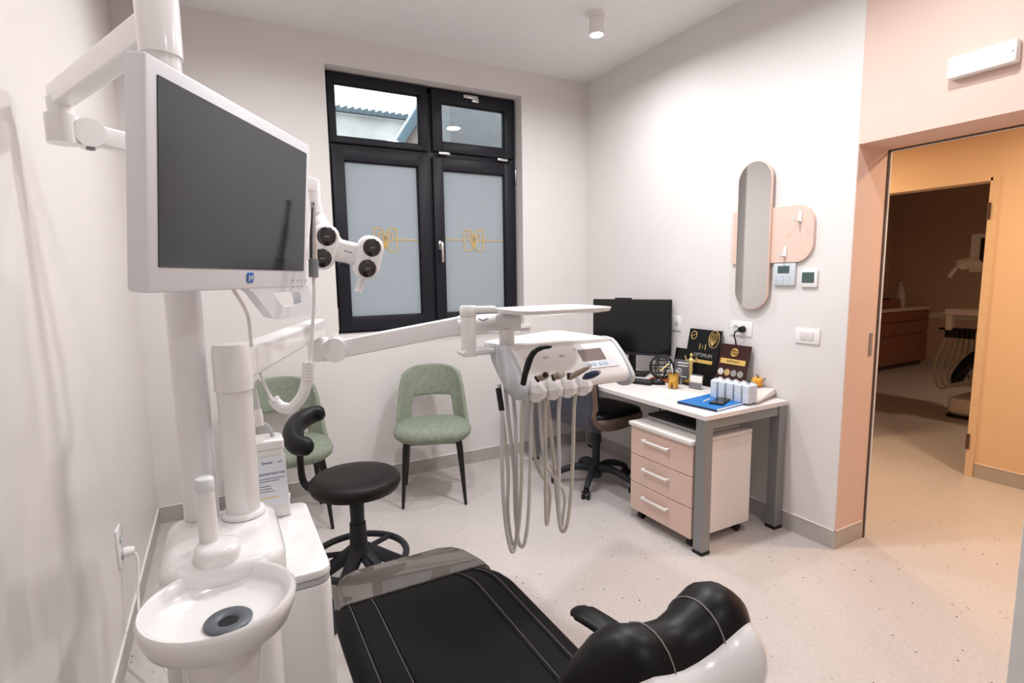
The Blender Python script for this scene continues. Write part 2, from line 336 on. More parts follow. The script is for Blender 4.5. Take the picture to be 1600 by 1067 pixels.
# ------------------------------------------------------------------ window
FY = .1                                           # room-side face of the frame
win = thing('window_1', None, None, (WX0, FY, WZ0)); [win.pop(k, None) for k in ('label', 'category')]; win['kind'] = 'structure'
mx, tz = -1.335, 2.36
def bars(x0, x1, z0, z1, wl, wr, wb_, wt, y0, y1, bev=.006):
    b = MB(); b.bx(x0, x0+wl, y0, y1, z0, z1, bev); b.bx(x1-wr, x1, y0, y1, z0, z1, bev); b.bx(x0+wl-.004, x1-wr+.004, y0, y1, z0, z0+wb_, bev); b.bx(x0+wl-.004, x1-wr+.004, y0, y1, z1-wt, z1, bev); return b
bars(WX0+.001, WX1-.001, WZ0+.012, WZ1-.001, .05, .05, .05, .05, FY+.012, FY+.075).bx(mx-.04, mx+.04, FY+.012, FY+.075, WZ0+.02, WZ1-.01, .004).bx(WX0+.02, WX1-.02, FY+.013, FY+.074, tz-.04, tz+.04, .004).build('outer_frame', DARKFR, win)
def sash(x0, x1, z0, z1, wl, wr, wb_, wt, glass, gname):
    fr = bars(x0, x1, z0, z1, wl, wr, wb_, wt, FY-.012, FY+.05).build('sash_frame', DARKFR, win)
    bars(x0+wl-.006, x1-wr+.006, z0+wb_-.006, z1-wt+.006, .012, .012, .012, .012, FY+.008, FY+.03, .002).build('glazing_bead', BLACKP, fr)
    g = MB().bx(x0+wl-.003, x1-wr+.003, FY+.022, FY+.028, z0+wb_-.003, z1-wt+.003).build(gname, glass, win); return g
sash(WX0+.022, mx-.012, tz+.012, WZ1-.012, .05, .062, .045, .065, GLASS, 'clear_pane')
sash(mx+.02, WX1-.018, tz+.02, WZ1-.02, .08, .085, .075, .085, GLASS, 'clear_pane')
gl = sash(WX0+.03, mx-.012, WZ0+.03, tz-.012, .083, .085, .092, .088, FROST, 'frosted_pane')
gr = sash(mx+.015, WX1-.02, WZ0+.03, tz-.02, .083, .09, .092, .088, FROST, 'frosted_pane')
def emblem(pane, cx, cz, x0, x1):
    y = FY+.019; e = MB(); r = .0042; k = .082
    def st(pts): e.tube([V(cx+a*k, y, cz+b*k) for a, b in pts], r, 6, flat=1)
    for s in (-1, 1):
        st([(s*1, 1), (s*1, -.95), (s*.55, -.95)]+[(s*(.55-.5*math.sin(q)), -.4-.55*math.cos(q)) for q in (.3, .7, 1.1, 1.45)]+[(s*.1, .35)])
        st([(s*1, 1), (s*.6, 1)]+[(s*(.6-.5*math.sin(q)), .45+.55*math.cos(q)) for q in (.4, .8, 1.2, 1.5)]+[(s*.08, .1), (s*.02, -.25)])
        st([(s*.62, .05), (s*.62, .62), (s*.45, .62), (s*.28, .4), (s*.2, .05)])
        st([(s*.62, .05), (s*.38, -.05), (s*.2, -.3), (s*.05, -.6)])
    e.tube([V(x0, y, cz+.05*k), V(cx-k*1, y, cz+.05*k)], .0036, 6) if x0 < cx-k*1.2 else None
    e.tube([V(cx+k*.6, y, cz+.05*k), V(x1, y, cz+.05*k)], .0036, 6)
    e.build('gold_emblem', GOLDF, pane)
emblem(gl, -1.685, px(600, 375, 'y', FY)[2], -1.725, mx-.097)
emblem(gr, px(742, 376, 'y', FY)[0], px(742, 376, 'y', FY)[2], mx+.098, WX1-.11)
e2 = MB(); q = px(754, 476, 'y', FY+.019)
for s in (-1, 1): e2.tube([V(q.x+s*.055, q.y, q.z-.06), V(q.x+s*.055, q.y, q.z), V(q.x+s*.018, q.y, q.z), V(q.x+s*.018, q.y, q.z-.06)], .0025, 6)
e2.build('white_emblem', PAPER, gr)
hm = MB(); q = px(685, 388, 'y', FY-.02)
hm.bx(mx+.04, mx+.066, FY-.02, FY-.011, q.z-.01, q.z+.055, .003).cyl((mx+.053, FY-.02, q.z+.03), (mx+.053, FY-.055, q.z+.03), .009, n=12).bx(mx+.044, mx+.064, FY-.064, FY-.05, q.z-.105, q.z+.042, .004); hm.build('window_handle', CHROME, win)
q = px(735, 152, 'y', FY-.02); hm = MB(); hm.bx(q.x-.06, q.x+.06, FY-.03, FY-.013, q.z-.014, q.z+.012, .003).bx(q.x+.0, q.x+.058, FY-.045, FY-.013, q.z-.04, q.z-.016, .003); hm.build('tilt_latch', CHROME, win)
for u, v in ((694, 240), (785, 250)): q = px(u, v, 'y', FY-.015); MB().bx(q.x-.045, q.x+.045, FY-.024, FY-.012, q.z-.01, q.z+.01, .003).build('hinge', CHROME, win)
MB().bx(WX0+.008, WX0+.022, FY-.02, FY+.008, WZ0+.04, WZ0+.19, .004).build('hinge', CHROME, win)
MB().bx(WX1-.016, WX1-.004, FY-.016, FY+.008, tz-.17, tz-.06, .004).build('hinge', CHROME, win)
MB().bx(WX0-.04, WX1+.05, -.03, FY+.02, WZ0-.022, WZ0+.012, .004).build('window_sill', CABW, win)

# ------------------------------------------------------------------ outside
OY = 7.0
a = px(500, 163, 'y', OY); b = px(700, 188, 'y', OY); zt = (px(560, 180, 'y', OY).z+px(640, 190, 'y', OY).z)/2
nb = thing('neighbour_house', 'pale stained plaster house wall with a tiled ridge outside the window', 'building', (-1, OY, 0))
MB().bx(-6, 3, OY, OY+3, 0, zt).build('wall', mat('stained_plaster', (208, 202, 196), .9, noise=.2, nscale=1.6), nb)
MB().bx(-6, 3, OY-.25, OY+.1, zt-.95, zt-.78).build('ledge', mat('blue_grey_metal', (150, 164, 176), .5), nb)
tile = None
for i in range(66):
    x = -5.9+i*.13
    if tile is None:
        tile = MB().rings([[V(-.062, -.15, 0), V(.062, -.15, 0), V(.062, -.15, .06), V(.02, -.15, .065), V(.015, -.15, .1), V(-.015, -.15, .1), V(-.02, -.15, .065), V(-.062, -.15, .06)], [V(-.062, .2, .06), V(.062, .2, .06), V(.062, .2, .12), V(.02, .2, .125), V(.015, .2, .16), V(-.015, .2, .16), V(-.02, .2, .125), V(-.062, .2, .12)]]).build('roof_tile', mat('slate_tile', (92, 104, 112), .8, noise=.15, nscale=4), None, smooth=False); o = tile
    else: o = tile.copy(); COL.objects.link(o)
    o.parent = nb; o.location = V(x, OY, zt)-nb.location
pkb = thing('gabled_annex', 'pinkish annex with a sloping blue-grey verge board outside the window', 'building', (-.2, 3.2, 0))
G = 3.2; v0 = px(608, 238, 'y', G); v1 = px(706, 80, 'y', G); dvv = (v1-v0)
w0 = px(616, 232, 'y', G); w1 = px(711, 84, 'y', G)
MB().add([*([V(w0.x, G+.1, -.12), V(w0.x, G+.1, w0.z), V(w1.x, G+.1, w1.z), V(w1.x, G+.1, -.12)]), *([V(w0.x, G+.6, -.12), V(w0.x, G+.6, w0.z), V(w1.x, G+.6, w1.z), V(w1.x, G+.6, -.12)])], [(0, 1, 2, 3), (7, 6, 5, 4), (0, 4, 5, 1), (1, 5, 6, 2), (2, 6, 7, 3), (3, 7, 4, 0)]).build('wall', mat('pink_render', (206, 180, 172), .9, noise=.06), pkb, smooth=False)
th = dvv.normalized(); nn = V(-th.z, 0, th.x)
MB().add([v0, v1, v1-nn*.1, v0-nn*.1, v0+V(0, .12, 0), v1+V(0, .12, 0), v1-nn*.1+V(0, .12, 0), v0-nn*.1+V(0, .12, 0)], [(0, 1, 2, 3), (7, 6, 5, 4), (0, 4, 5, 1), (1, 5, 6, 2), (2, 6, 7, 3), (3, 7, 4, 0)]).build('verge_board', mat('blue_grey_fascia', (126, 146, 158), .6), pkb, smooth=False)
solo(MB().bx(-.55, 3.0, 1.6, 2.4, 0, 6.0), 'grey_pane_backing', mat('grey_reflection_tone', (124, 122, 124), .9, noise=.08), 'plain grey slab added outside the small tilting pane in place of its reflection', 'building', (1.2, 2.0, 0))  # added slab; its grey stands in for the ceiling reflected in the pane
solo(MB().bx(-12, 10, .5, 16, -.3, -.12), 'courtyard_ground', mat('courtyard_concrete', (150, 148, 146), .9), 'grey concrete courtyard ground outside the window', 'ground', (0, 8, -.3))

# ------------------------------------------------------------------ ceiling spots and emergency light
def spot_fixture():
    r = thing('ceiling_spotlight', 'white cylinder spotlight on the ceiling above the desk', 'lamp', (SPOTS[0][0], SPOTS[0][1], H-.135), group='ceiling spotlights'); x, y = SPOTS[0]; WORLD.discard('_')
    b = MB().lathe([(.001, H-.012), (.048, H-.012), (.05, H), (.001, H)], (x, y, 0)).build('mounting_plate', WMAT, r)
    MB().lathe([(.02, H-.03), (.05, H-.03), (.05, H-.012), (.02, H-.012)], (x, y, 0), 24).build('neck', WMAT, r)
    MB().lathe([(.04, H-.125), (.043, H-.126), (.043, H-.032), (.03, H-.03), (.03, H-.05), (.04, H-.06)], (x, y, 0), 28).build('housing', WMAT, r)
    MB().lathe([(.001, H-.127), (.038, H-.1265), (.0395, H-.118), (.001, H-.118)], (x, y, 0), 28).build('light_face', LIT, r)
    return r
sp = spot_fixture()
for (x, y), where in zip(SPOTS[1:], ('above the black stool', 'near the doorway', 'above the dental chair', 'near the rear wall', 'in the middle of the room towards the doorway', 'in the middle of the room towards the lamp post')): dup(sp, (x, y, H-.135), label='added white cylinder spotlight on the ceiling '+where)  # added copies out of view, filling the room with even light
q0 = px(1487, 95, 'x', 0); q1 = px(1592, 67, 'x', 0)
em = thing('emergency_light', 'white emergency light with a lit strip above the doorway', 'lamp', (-.03, -2.67, 2.25))
MB().box((-.022, -2.675, 2.29), (.044, .225, .085), .008).build('housing', WMAT, em)
MB().box((-.0455, -2.675, 2.296), (.006, .19, .03), .003).build('light_strip', LITE, em)
for y in (-2.575, -2.775): MB().cyl((-.044, y, 2.29), (-.047, y, 2.29), .005, n=10).build('screw', GREYPL, em)
for x, y in ((1.05, -3.0), (1.05, -.9)):
    r = thing('corridor_ceiling_lamp', 'round warm lamp on the corridor ceiling '+('by the near end' if y < -2 else 'facing the far doorway'), 'lamp', (x, y, 2.54), group='corridor ceiling lamps')
    MB().lathe([(.001, 2.6), (.14, 2.6), (.14, 2.57), (.12, 2.55), (.001, 2.55)], (x, y, 0)).build('housing', WMAT, r)
    MB().lathe([(.001, 2.549), (.11, 2.549), (.09, 2.535), (.001, 2.532)], (x, y, 0)).build('diffuser', mat('warm_lit_diffuser', (255, 214, 160), .5, emit=3), r)

# ================================================================== RIGHT WALL
mr = thing('wall_mirror', 'tall pill-shaped mirror with a thin rose edge on the white wall', 'mirror', (-.03, -1.655, 1.25))
def wallplate(poly, yc, zc, x0, x1): return MB().prism([(a, b) for a, b in poly], (x0, yc, zc), (0, -1, 0), (0, 0, 1), (x1-x0, 0, 0))
ym, zm = -1.657, 1.67
wallplate(stadium(.222, .845, .111, 14), ym, zm, -.02, -.034).build('mirror_frame', ROSEG, mr)
wallplate(stadium(.212, .835, .106, 14), ym, zm, -.0342, -.036).build('mirror_glass', MIRROR, mr)
pn = thing('coat_panel', 'pale pink rounded wall panel with white hooks behind the mirror', 'coat rack', (-.01, -1.76, 1.51))
P = [(-.258, .152), (-.258, -.152)]+[(.25-.1+.1*math.cos(a), -.152+.1+.1*math.sin(a)) for a in [-PI/2+PI/2*k/8 for k in range(9)]]+[(.25-.1+.1*math.cos(a), .152-.1+.1*math.sin(a)) for a in [PI/2*k/8 for k in range(9)]]
wallplate(P, -1.76, 1.667, -.001, -.018).build('panel', ROSEG, pn)
for u, v in ((1250, 340), (1226, 395)):
    q = px(u, v, 'x', -.02)
    h = MB().bx(-.024, -.0185, q.y-.012, q.y+.008, q.z-.025, q.z+.032, .004); h.tube([V(-.022, q.y, q.z-.016), V(-.06, q.y+.004, q.z-.018), V(-.066, q.y+.006, q.z+.004)], .0065, 10); h.build('hook', WMAT, pn)
th_ = thing('climate_panel', 'grey-white climate control panel with LCD and small buttons', 'thermostat', (-.01, -1.851, 1.386))
MB().box((-.009, -1.852, 1.45), (.018, .128, .122), .004).build('housing', mat('pale_grey_blue_plastic', (206, 212, 218), .4), th_)
MB().box((-.0185, -1.849, 1.476), (.002, .07, .04), .0005, 1).build('display', LCD, th_)
for r_ in range(3):
    for c_ in range(3): MB().box((-.0188, -1.81-.037*c_, 1.438-.017*r_), (.002, .014, .007), .0008, 1).build('button', PALEB, th_)
t2 = thing('thermostat', 'small square white thermostat with a dark display', 'thermostat', (-.01, -1.993, 1.382))
MB().box((-.007, -1.993, 1.426), (.014, .09, .09), .004).build('housing', WPL, t2); MB().box((-.0145, -1.99, 1.432), (.002, .068, .056), .0005, 1).build('display', LCD, t2)
so = thing('wall_socket', 'white double wall socket with a black plug above the plaques', 'socket', (-.01, -1.578, 1.08))
MB().box((-.004, -1.578, 1.126), (.008, .155, .088), .003).build('cover_plate', WPL, so)
for y in (-1.547, -1.6): MB().lathe([(.001, 0), (.014, .001), (.019, .004), (.021, .004), (.021, 0)], n=24, M=Matrix.Translation((-.0085, y, 1.126)) @ Matrix.Rotation(-PI/2, 4, 'Y')).build('outlet', GREYPL, so)
pl = thing('power_plug', 'black power plug with a black cord dropping behind the wine plaque', 'plug', (-.03, -1.6, 1.1))
MB().lathe([(.001, 0), (.019, 0), (.02, .012), (.016, .03), (.001, .032)], n=20, M=Matrix.Translation((-.013, -1.6, 1.124)) @ Matrix.Rotation(-PI/2, 4, 'Y')).build('plug_body', BLACKP, pl)
MB().tube(cat([(-.04, -1.598, 1.12), (-.05, -1.575, 1.11), (-.035, -1.556, 1.08), (-.012, -1.55, 1.04), (-.008, -1.552, .93), (-.01, -1.556, .83), (-.012, -1.56, .775)]), .0042, 8).build('cord', BLACKP, pl)
sw = thing('light_switch', 'white wide light switch plate with two faint rockers', 'switch', (-.01, -1.997, 1.078))
MB().box((-.004, -1.997, 1.119), (.008, .138, .083), .003).build('cover_plate', WPL, sw)
for y in (-1.977, -2.017): MB().box((-.009, y, 1.119), (.004, .034, .045), .001).build('rocker', mat('switch_rocker', (222, 216, 213), .4), sw)
q = px(1057, 505, 'x', 0)
s2 = thing('data_socket', 'white data socket plate half hidden behind the desk monitor', 'socket', (-.01, q.y, q.z-.05))
MB().box((-.004, q.y, q.z), (.008, .09, .1), .003).build('cover_plate', WPL, s2); MB().box((-.009, q.y-.01, q.z), (.003, .03, .03), .001).build('port', GREYPL, s2)
# socket on the left wall with plug and cable
yl, zl = -1.275, .44
ls = thing('low_wall_socket', 'white socket low on the left wall with a white plug', 'socket', (XL+.01, yl, zl-.08))
MB().box((XL+.005, yl, zl), (.01, .085, .15), .003).build('cover_plate', WPL, ls)
for dz in (-.035, .035): MB().lathe([(.001, 0), (.016, .001), (.02, .004), (.022, .004), (.022, 0)], n=20, M=Matrix.Translation((XL+.0105, yl, zl+dz)) @ Matrix.Rotation(PI/2, 4, 'Y')).build('outlet', GREYPL, ls)
lc = thing('white_mains_plug', 'white mains plug with a cable running to the dental unit', 'plug', (XL+.03, yl, zl-.05))
MB().lathe([(.001, 0), (.019, 0), (.02, .014), (.015, .036), (.001, .038)], n=18, M=Matrix.Translation((XL+.016, yl, zl-.03)) @ Matrix.Rotation(PI/2, 4, 'Y')).build('plug_body', WMAT, lc)
MB().tube(cat([(XL+.045, yl, zl-.03), (XL+.06, yl-.01, zl-.07), (XL+.055, yl-.06, zl-.2), (XL+.07, yl-.16, zl-.31), (XL+.12, yl-.26, zl-.33), (XL+.16, yl-.33, zl-.38), (XL+.2, yl-.45, .012), (XL+.235, yl-.66, .012)]), .005, 8).build('cable', WMAT, lc)

# ================================================================== DESK AND STORAGE
DX0, DX1, DY0, DY1, DZ = -.665, -.012, -1.912, -.13, .75
dk = thing('office_desk', 'white desk top on grey square steel legs along the right wall', 'desk', ((DX0+DX1)/2, (DY0+DY1)/2, 0))
MB().bx(DX0, DX1, DY0, DY1, DZ-.026, DZ, .002, 1).build('desktop', DESKT, dk)
lw = .06; lx = (DX0+.003, DX1-.003-lw); ly = (DY0+.005, DY1-.005-lw)
for x in lx:
    for y in ly:
        lg = MB().bx(x, x+lw, y, y+lw, .018, DZ-.026, .002, 1).build('leg', STEEL, dk); MB().bx(x-.001, x+lw+.001, y-.001, y+lw+.001, 0, .018).build('foot_cap', BLACKP, lg)
for y in ly: MB().bx(lx[0]+lw, lx[1], y+.008, y+lw-.008, DZ-.08, DZ-.026, .001, 1).build('side_rail', STEEL, dk)
MB().bx(lx[1]+.01, lx[1]+lw-.01, ly[0]+lw, ly[1], DZ-.08, DZ-.026, .001, 1).build('rear_rail', STEEL, dk)
# drawer pedestal
cb = thing('drawer_pedestal', 'white pedestal on castors with three pink-beige drawers under the desk', 'cabinet', (-.45, -1.61, 0))
cx0, cx1, cy0, cy1 = -.665, -.21, -1.838, -1.362
MB().bx(cx0+.018, cx1, cy0, cy1, .062, .575, .001, 1).build('body', CABW, cb)
MB().bx(cx0-.02, cx1, cy0-.004, cy1+.004, .577, .602, .005).build('top_panel', CABW, cb)
dh = (.577-.062)/3
for k in range(3):
    z0 = .062+k*dh+.002; d = MB().bx(cx0-.004, cx0+.0175, cy0+.001, cy1-.001, z0, z0+dh-.004, .002, 1).build('drawer', DRAWER, cb)
    zc = z0+dh*.62; yc = (cy0+cy1)/2+.02
    hd = MB(); hd.box((cx0-.028, yc, zc), (.01, .2, .013), .003)
    for s in (-1, 1): hd.box((cx0-.016, yc+s*.093, zc), (.026, .013, .013), .003)
    hd.build('handle', WPL, d)
for x in (cx0+.05, cx1-.05):
    for y in (cy0+.045, cy1-.045):
        c = MB().cyl((x, y, .045), (x, y, .062), .012, n=12); c.box((x, y, .04), (.03, .026, .022), .005); c.cyl((x, y-.016, .02), (x, y+.016, .02), .02, n=18); c.build('castor', BLACKP, cb)
# flat black machine on the pedestal
lp = thing('closed_laptop', 'closed black laptop on top of the drawer pedestal under the desk', 'laptop', (-.43, -1.56, .603))
MB().bx(-.56, -.25, -1.79, -1.385, .6035, .621, .005).build('base', GREYPL, lp); MB().bx(-.56, -.25, -1.79, -1.385, .6215, .637, .005).build('lid', BLACKP, lp)
# office chair
oc = thing('office_chair', 'swivel office chair with taupe seat shell and slate back under the desk', 'chair', (-.52, -.83, 0), rz=.12, world=False)
hub = MB().lathe([(.001, .05), (.035, .05), (.042, .07), (.042, .13), (.034, .15), (.001, .15)], n=20).build('hub', GRAPH, oc)
for k in range(5):
    a = 2*PI*k/5+3.72; c, s = math.cos(a), math.sin(a)
    pts = cat([(.02*c, .02*s, .11), (.12*c, .12*s, .125), (.22*c, .22*s, .1), (.285*c, .285*s, .068)])
    lg = MB().tube(pts, [.03-.012*i/(len(pts)-1) for i in range(len(pts))], 10).build('star_leg', GRAPH, oc)
    cs = MB().box((.285*c, .285*s, .052), (.034, .034, .034), .01); tx, ty = -s, c
    for sg in (-1, 1): cs.cyl((.29*c+tx*sg*.008, .29*s+ty*sg*.008, .026), (.29*c+tx*sg*.026, .29*s+ty*sg*.026, .026), .0255, n=16)
    cs.build('castor', BLACKP, lg)
MB().cyl((0, 0, .15), (0, 0, .3), .027, n=18).cyl((0, 0, .3), (0, 0, .45), .038, .032, n=18).build('gas_column', GRAPH, oc)
MB().box((0, 0, .46), (.2, .18, .035), .01).build('mechanism', BLACKP, oc)
R_ = []                                            # seat (front towards +X)
def sring(z, sc, dz=0): return [V(.02+.235*sc*math.cos(a)*(1 if abs(math.cos(a)) < .8 else 1), .24*sc*math.sin(a), z+dz*math.cos(a)) for a in [2*PI*k/28 for k in range(28)]]
def sq(w, d, z, e=4, n=32, cx=0, cy=0):
    out = []
    for k in range(n):
        a = 2*PI*k/n; c, s = math.cos(a), math.sin(a); out.append(V(cx+w*math.copysign(abs(c)**(2/e), c), cy+d*math.copysign(abs(s)**(2/e), s), z))
    return out
MB().rings([sq(.2, .2, .475, cx=.03), sq(.238, .235, .492, cx=.03), sq(.245, .24, .52, cx=.03), sq(.235, .232, .55, cx=.03), sq(.19, .19, .562, cx=.03), sq(.05, .05, .558, cx=.03)]).build('seat', BLACKH, oc, 60)
MB().rings([sq(.19, .19, .462, cx=.03), sq(.243, .24, .472, cx=.03), sq(.252, .247, .495, cx=.03), sq(.25, .245, .522, cx=.03), sq(.244, .239, .526, cx=.03), sq(.2, .2, .5, cx=.03)]).build('seat_pan', LEATHB, oc, 60)
def backsheet(y, x0, th):
    out = []
    pr = [(.16, .49), (.05, .478), (-.08, .482), (-.17, .5), (-.215, .55), (-.235, .63), (-.24, .72), (-.25, .82), (-.27, .93), (-.285, .98)]
    return pr
pr = cat([(.16, 0, .487), (.05, 0, .472), (-.08, 0, .474), (-.175, 0, .497), (-.222, 0, .55), (-.238, 0, .64), (-.245, 0, .74), (-.256, 0, .84), (-.275, 0, .94), (-.285, 0, .98)], 3)
def shell(prof, wid, th0, th1):
    rows = []
    for i, p in enumerate(prof):
        t = prof[min(i+1, len(prof)-1)]-prof[max(i-1, 0)]; nrm = V(-t.z, 0, t.x).normalized(); w_ = wid(i/(len(prof)-1))
        ring = []
        for k in range(13): s = -1+2*k/12; ring.append(p+V(0, s*w_, 0)+nrm*(th0)+V(.03*s*s, 0, 0) * (1 if p.z > .6 else 0))
        for k in range(13): s = 1-2*k/12; ring.append(p+V(0, s*w_*.985, 0)+nrm*(th1)+V(.03*s*s, 0, 0) * (1 if p.z > .6 else 0))
        rows.append(ring)
    return MB().rings(rows)
wf = lambda t: .235-.03*abs(t-.35) - (.07*(t-.8)/.2 if t > .8 else 0)
shell(pr, wf, 0, .03).build('seat_shell', LEATHB, oc, 60)
pb = pr[8:]; shell(pb, lambda t: .215-.09*max(0, t-.7), .03, .055).build('back_cover', NAVY, oc, 60)
pb = pr[15:]; shell(pb, lambda t: .2-.07*max(0, t-.7), -.035, 0).build('back_cushion', BLACKH, oc, 60)
# desk cables
cab = thing('cable_bundle', 'tangle of thin black cables hanging under the desk', 'cable', (-.3, -1.1, .4))
for k in range(4):
    y = -1.15-.05*k; cbm = MB().tube(cat([(-.22-.02*k, y, .72), (-.24, y-.03, .6), (-.28+.03*k, y+.04, .48), (-.3, y-.04*(k % 2), .38), (-.27, y+.03, .3+.03*k), (-.25+.03*k, y-.05, .24+.05*k)]), .003, 6); cbm.build('cable', BLACKP, cab)
MB().tube(cat([(-.2, -1.1, .72), (-.2, -1.12, .5), (-.19, -1.18, .36), (-.18, -1.28, .4), (-.17, -1.31, .6), (-.16, -1.32, .72)]), .0035, 6).build('cable', BLACKP, cab)

# ================================================================== ON THE DESK
Zd = DZ+.0005
# monitor: screen plane from the left edge (behind the instrument table) to the right edge
ml, mrr = V(-.385, -.61, 0), V(-.065, -1.065, 0)
md = (mrr-ml).normalized(); mn = V(md.y, -md.x, 0); mn = mn if mn.x < 0 else -mn
mc = (ml+mrr)/2; zb, zt_ = .893, 1.287; mw = (mrr-ml).length
dm = thing('desk_monitor', 'black office monitor standing on the white desk', 'monitor', (mc.x, mc.y, DZ))
M = frame((mc.x, mc.y, 0), md, (0, 0, 1))           # local x right, y up, z out of the screen
M = frame((mc.x, mc.y, 0), md, (0, 0, 1)); sgn = 1 if (M.to_3x3() @ V(0, 0, 1)).dot(mn) > 0 else -1
MB().box((0, (zb+zt_)/2, -.018*sgn), (mw, zt_-zb, .034), .006, M=M).build('housing', BLACKP, dm)
MB().box((0, (zb+zt_)/2+.009, .0002*sgn), (mw-.016, zt_-zb-.034, .002), .0005, 1, M=M).build('screen', SCREEN2, dm)
MB().box((0, zb+.008, .0008*sgn), (mw-.004, .014, .003), .001, 1, M=M).build('lower_bezel', GRAPH, dm)
MB().box((-.06, zt_+.004, -.018*sgn), (.12, .012, .02), .004, M=M).build('webcam_bar', BLACKP, dm)
MB().box((0, .86, -.055*sgn), (.05, .19, .03), .005, M=M).box((0, 1.02, -.043*sgn), (.1, .1, .03), .005, M=M).build('stand_neck', BLACKP, dm)
MB().box((0, Zd+.007, -.03*sgn), (.24, .012, .19), .004, M=M).build('stand_foot', BLACKP, dm)
# keyboard
kc = V(-.4, -1.02, Zd); kd = md; kb = thing('keyboard', 'black keyboard in front of the desk monitor', 'keyboard', (kc.x, kc.y, Zd))
M = frame((kc.x, kc.y, Zd), V(.42, -.9, 0), V(.9, .42, 0)); MB().box((0, 0, .008), (.36, .12, .013), .004, M=M).build('base', BLACKP, kb)
for r_ in range(5):
    ks = MB()
    for c_ in range(14): ks.box((-.163+.025*c_, -.045+.0225*r_, .0165), (.02, .018, .005), .0015, 1, M=M)
    ks.build('key_row', mat('key_cap', (52, 52, 55), .5), kb)
q = px(1026, 600, 'z', DZ); ms = thing('computer_mouse', 'black computer mouse on the white desk', 'mouse', (q.x, q.y, Zd))
MB().ell((q.x, q.y, Zd+.004), (.034, .058, .033), M=Matrix.Rotation(.5, 3, 'Z')).build('body', BLACKP, ms)
for v in ms.children[0].data.vertices: v.co.z = max(v.co.z, 0)
MB().cyl((q.x-.014, q.y-.028, Zd+.031), (q.x-.004, q.y-.032, Zd+.031), .007, n=12).build('scroll_wheel', MIDG, ms)
# wire globe ornament
gc = V(-.2, -1.12, Zd+.012+.082); go = thing('wire_globe', 'black wire globe ornament with a gold tick on a brown base', 'ornament', (gc.x, gc.y, Zd))
MB().box((gc.x, gc.y, Zd+.008), (.09, .14, .0145), .003, rot=(0, 0, .4)).build('wooden_base', ORANGEB, go)
gm = MB(); R0 = .078
for k in range(4):
    a = PI*k/4+.3; gm.tube([gc+V(R0*math.cos(t)*math.cos(a), R0*math.cos(t)*math.sin(a), R0*math.sin(t)) for t in [2*PI*i/28 for i in range(28)]], .0042, 6, closed=True)
for la in (-.75, 0, .75): gm.tube([gc+V(R0*math.cos(la)*math.cos(t), R0*math.cos(la)*math.sin(t), R0*math.sin(la)) for t in [2*PI*i/28 for i in range(28)]], .0042, 6, closed=True)
gm.build('wire_sphere', BLACKM, go)
tv = V(-CAM.x*0+(CAM.x-gc.x), CAM.y-gc.y, 0).normalized(); tr_ = V(tv.y, -tv.x, 0)*-1
tr_ = tr_ if tr_.dot(RGT) > 0 else -tr_
MB().tube([gc+tv*.083-tr_*.02+V(0, 0, .005), gc+tv*.085-tr_*.005+V(0, 0, -.012), gc+tv*.08+tr_*.045+V(0, 0, .035)], .0045, 6).build('gold_tick', TROPHY, go)
# plaques leaning on the wall
def plaque(name, label, y0, y1, z1, xb, xt, m, th=.012):
    r = thing(name, label, 'plaque', (xb, (y0+y1)/2, Zd)); M = frame((xb, (y0+y1)/2, Zd+.001), (0, -1, 0), V(xt-xb, 0, z1-DZ))
    h = V(xt-xb, 0, z1-DZ).length; wd_ = abs(y1-y0); MB().box((0, h/2, -th/2), (wd_, h, th), .002, 1, M=M).build('board', m, r); return r, M, wd_, h
r, M, w_, h_ = plaque('black_plaque', 'tall black award plaque with gold lettering leaning on the wall', -1.46, -1.2, 1.1, -.1, -.028, BLKLAC)
text('award_lettering', 'OPTIMUM', .034, M @ Matrix.Translation((.012, h_*.53, .0012)), SILV, r)
text('award_crest', '\u2016 1 \u2016', .03, M @ Matrix.Translation((0, h_*.68, .0012)), GOLDF, r)
MB().box((.03, h_*.42, .0006), (.13, .022, .001), M=M).build('gold_band', GOLDF, r)
MB().tube([M @ V(-.085+.022*math.cos(a), h_*.88+.026*math.sin(a), .001) for a in [2*PI*k/20 for k in range(20)]], .0022, 6, closed=True).tube([M @ V(-.098, h_*.86, .001), M @ V(-.074, h_*.9, .001)], .002, 6).build('small_seal', GOLDF, r)
fe = MB()
for k in range(5): fe.tube(cat([M @ V(.05+.012*k, h_*.95, .001), M @ V(.045+.014*k, h_*.85, .001), M @ V(.075+.005*k, h_*.72+.006*k, .001)], 5), .0016, 6)
fe.tube([M @ V(.08+.04*math.cos(a), h_*.84+.055*math.sin(a), .001) for a in [2*PI*k/24 for k in range(24)]], .0016, 6, closed=True); fe.build('gold_feather_crest', GOLDF, r)
r, M, w_, h_ = plaque('wine_plaque', 'dark wine award plaque with a gold band and four round seals', -1.675, -1.462, 1.027, -.1, -.03, WINE)
MB().box((0, h_*.63, .0006), (.18, .032, .001), M=M).build('gold_band', GOLDF, r)
text('band_lettering', 'CERTIFICATE', .016, M @ Matrix.Translation((0, h_*.63, .0016)), BLKLAC, r)
MB().tube([M @ V(.024*math.cos(a), h_*.83+.024*math.sin(a), .001) for a in [2*PI*k/24 for k in range(24)]], .0018, 6, closed=True).tube([M @ V(-.022, h_*.83, .001), M @ V(.022, h_*.83, .001)], .0015, 6).tube([M @ V(0, h_*.83-.022, .001), M @ V(0, h_*.83+.022, .001)], .0015, 6).tube([M @ V(.011*math.cos(a), h_*.83+.023*math.sin(a), .001) for a in [2*PI*k/20 for k in range(20)]], .0014, 6, closed=True).build('globe_seal', GOLDF, r)
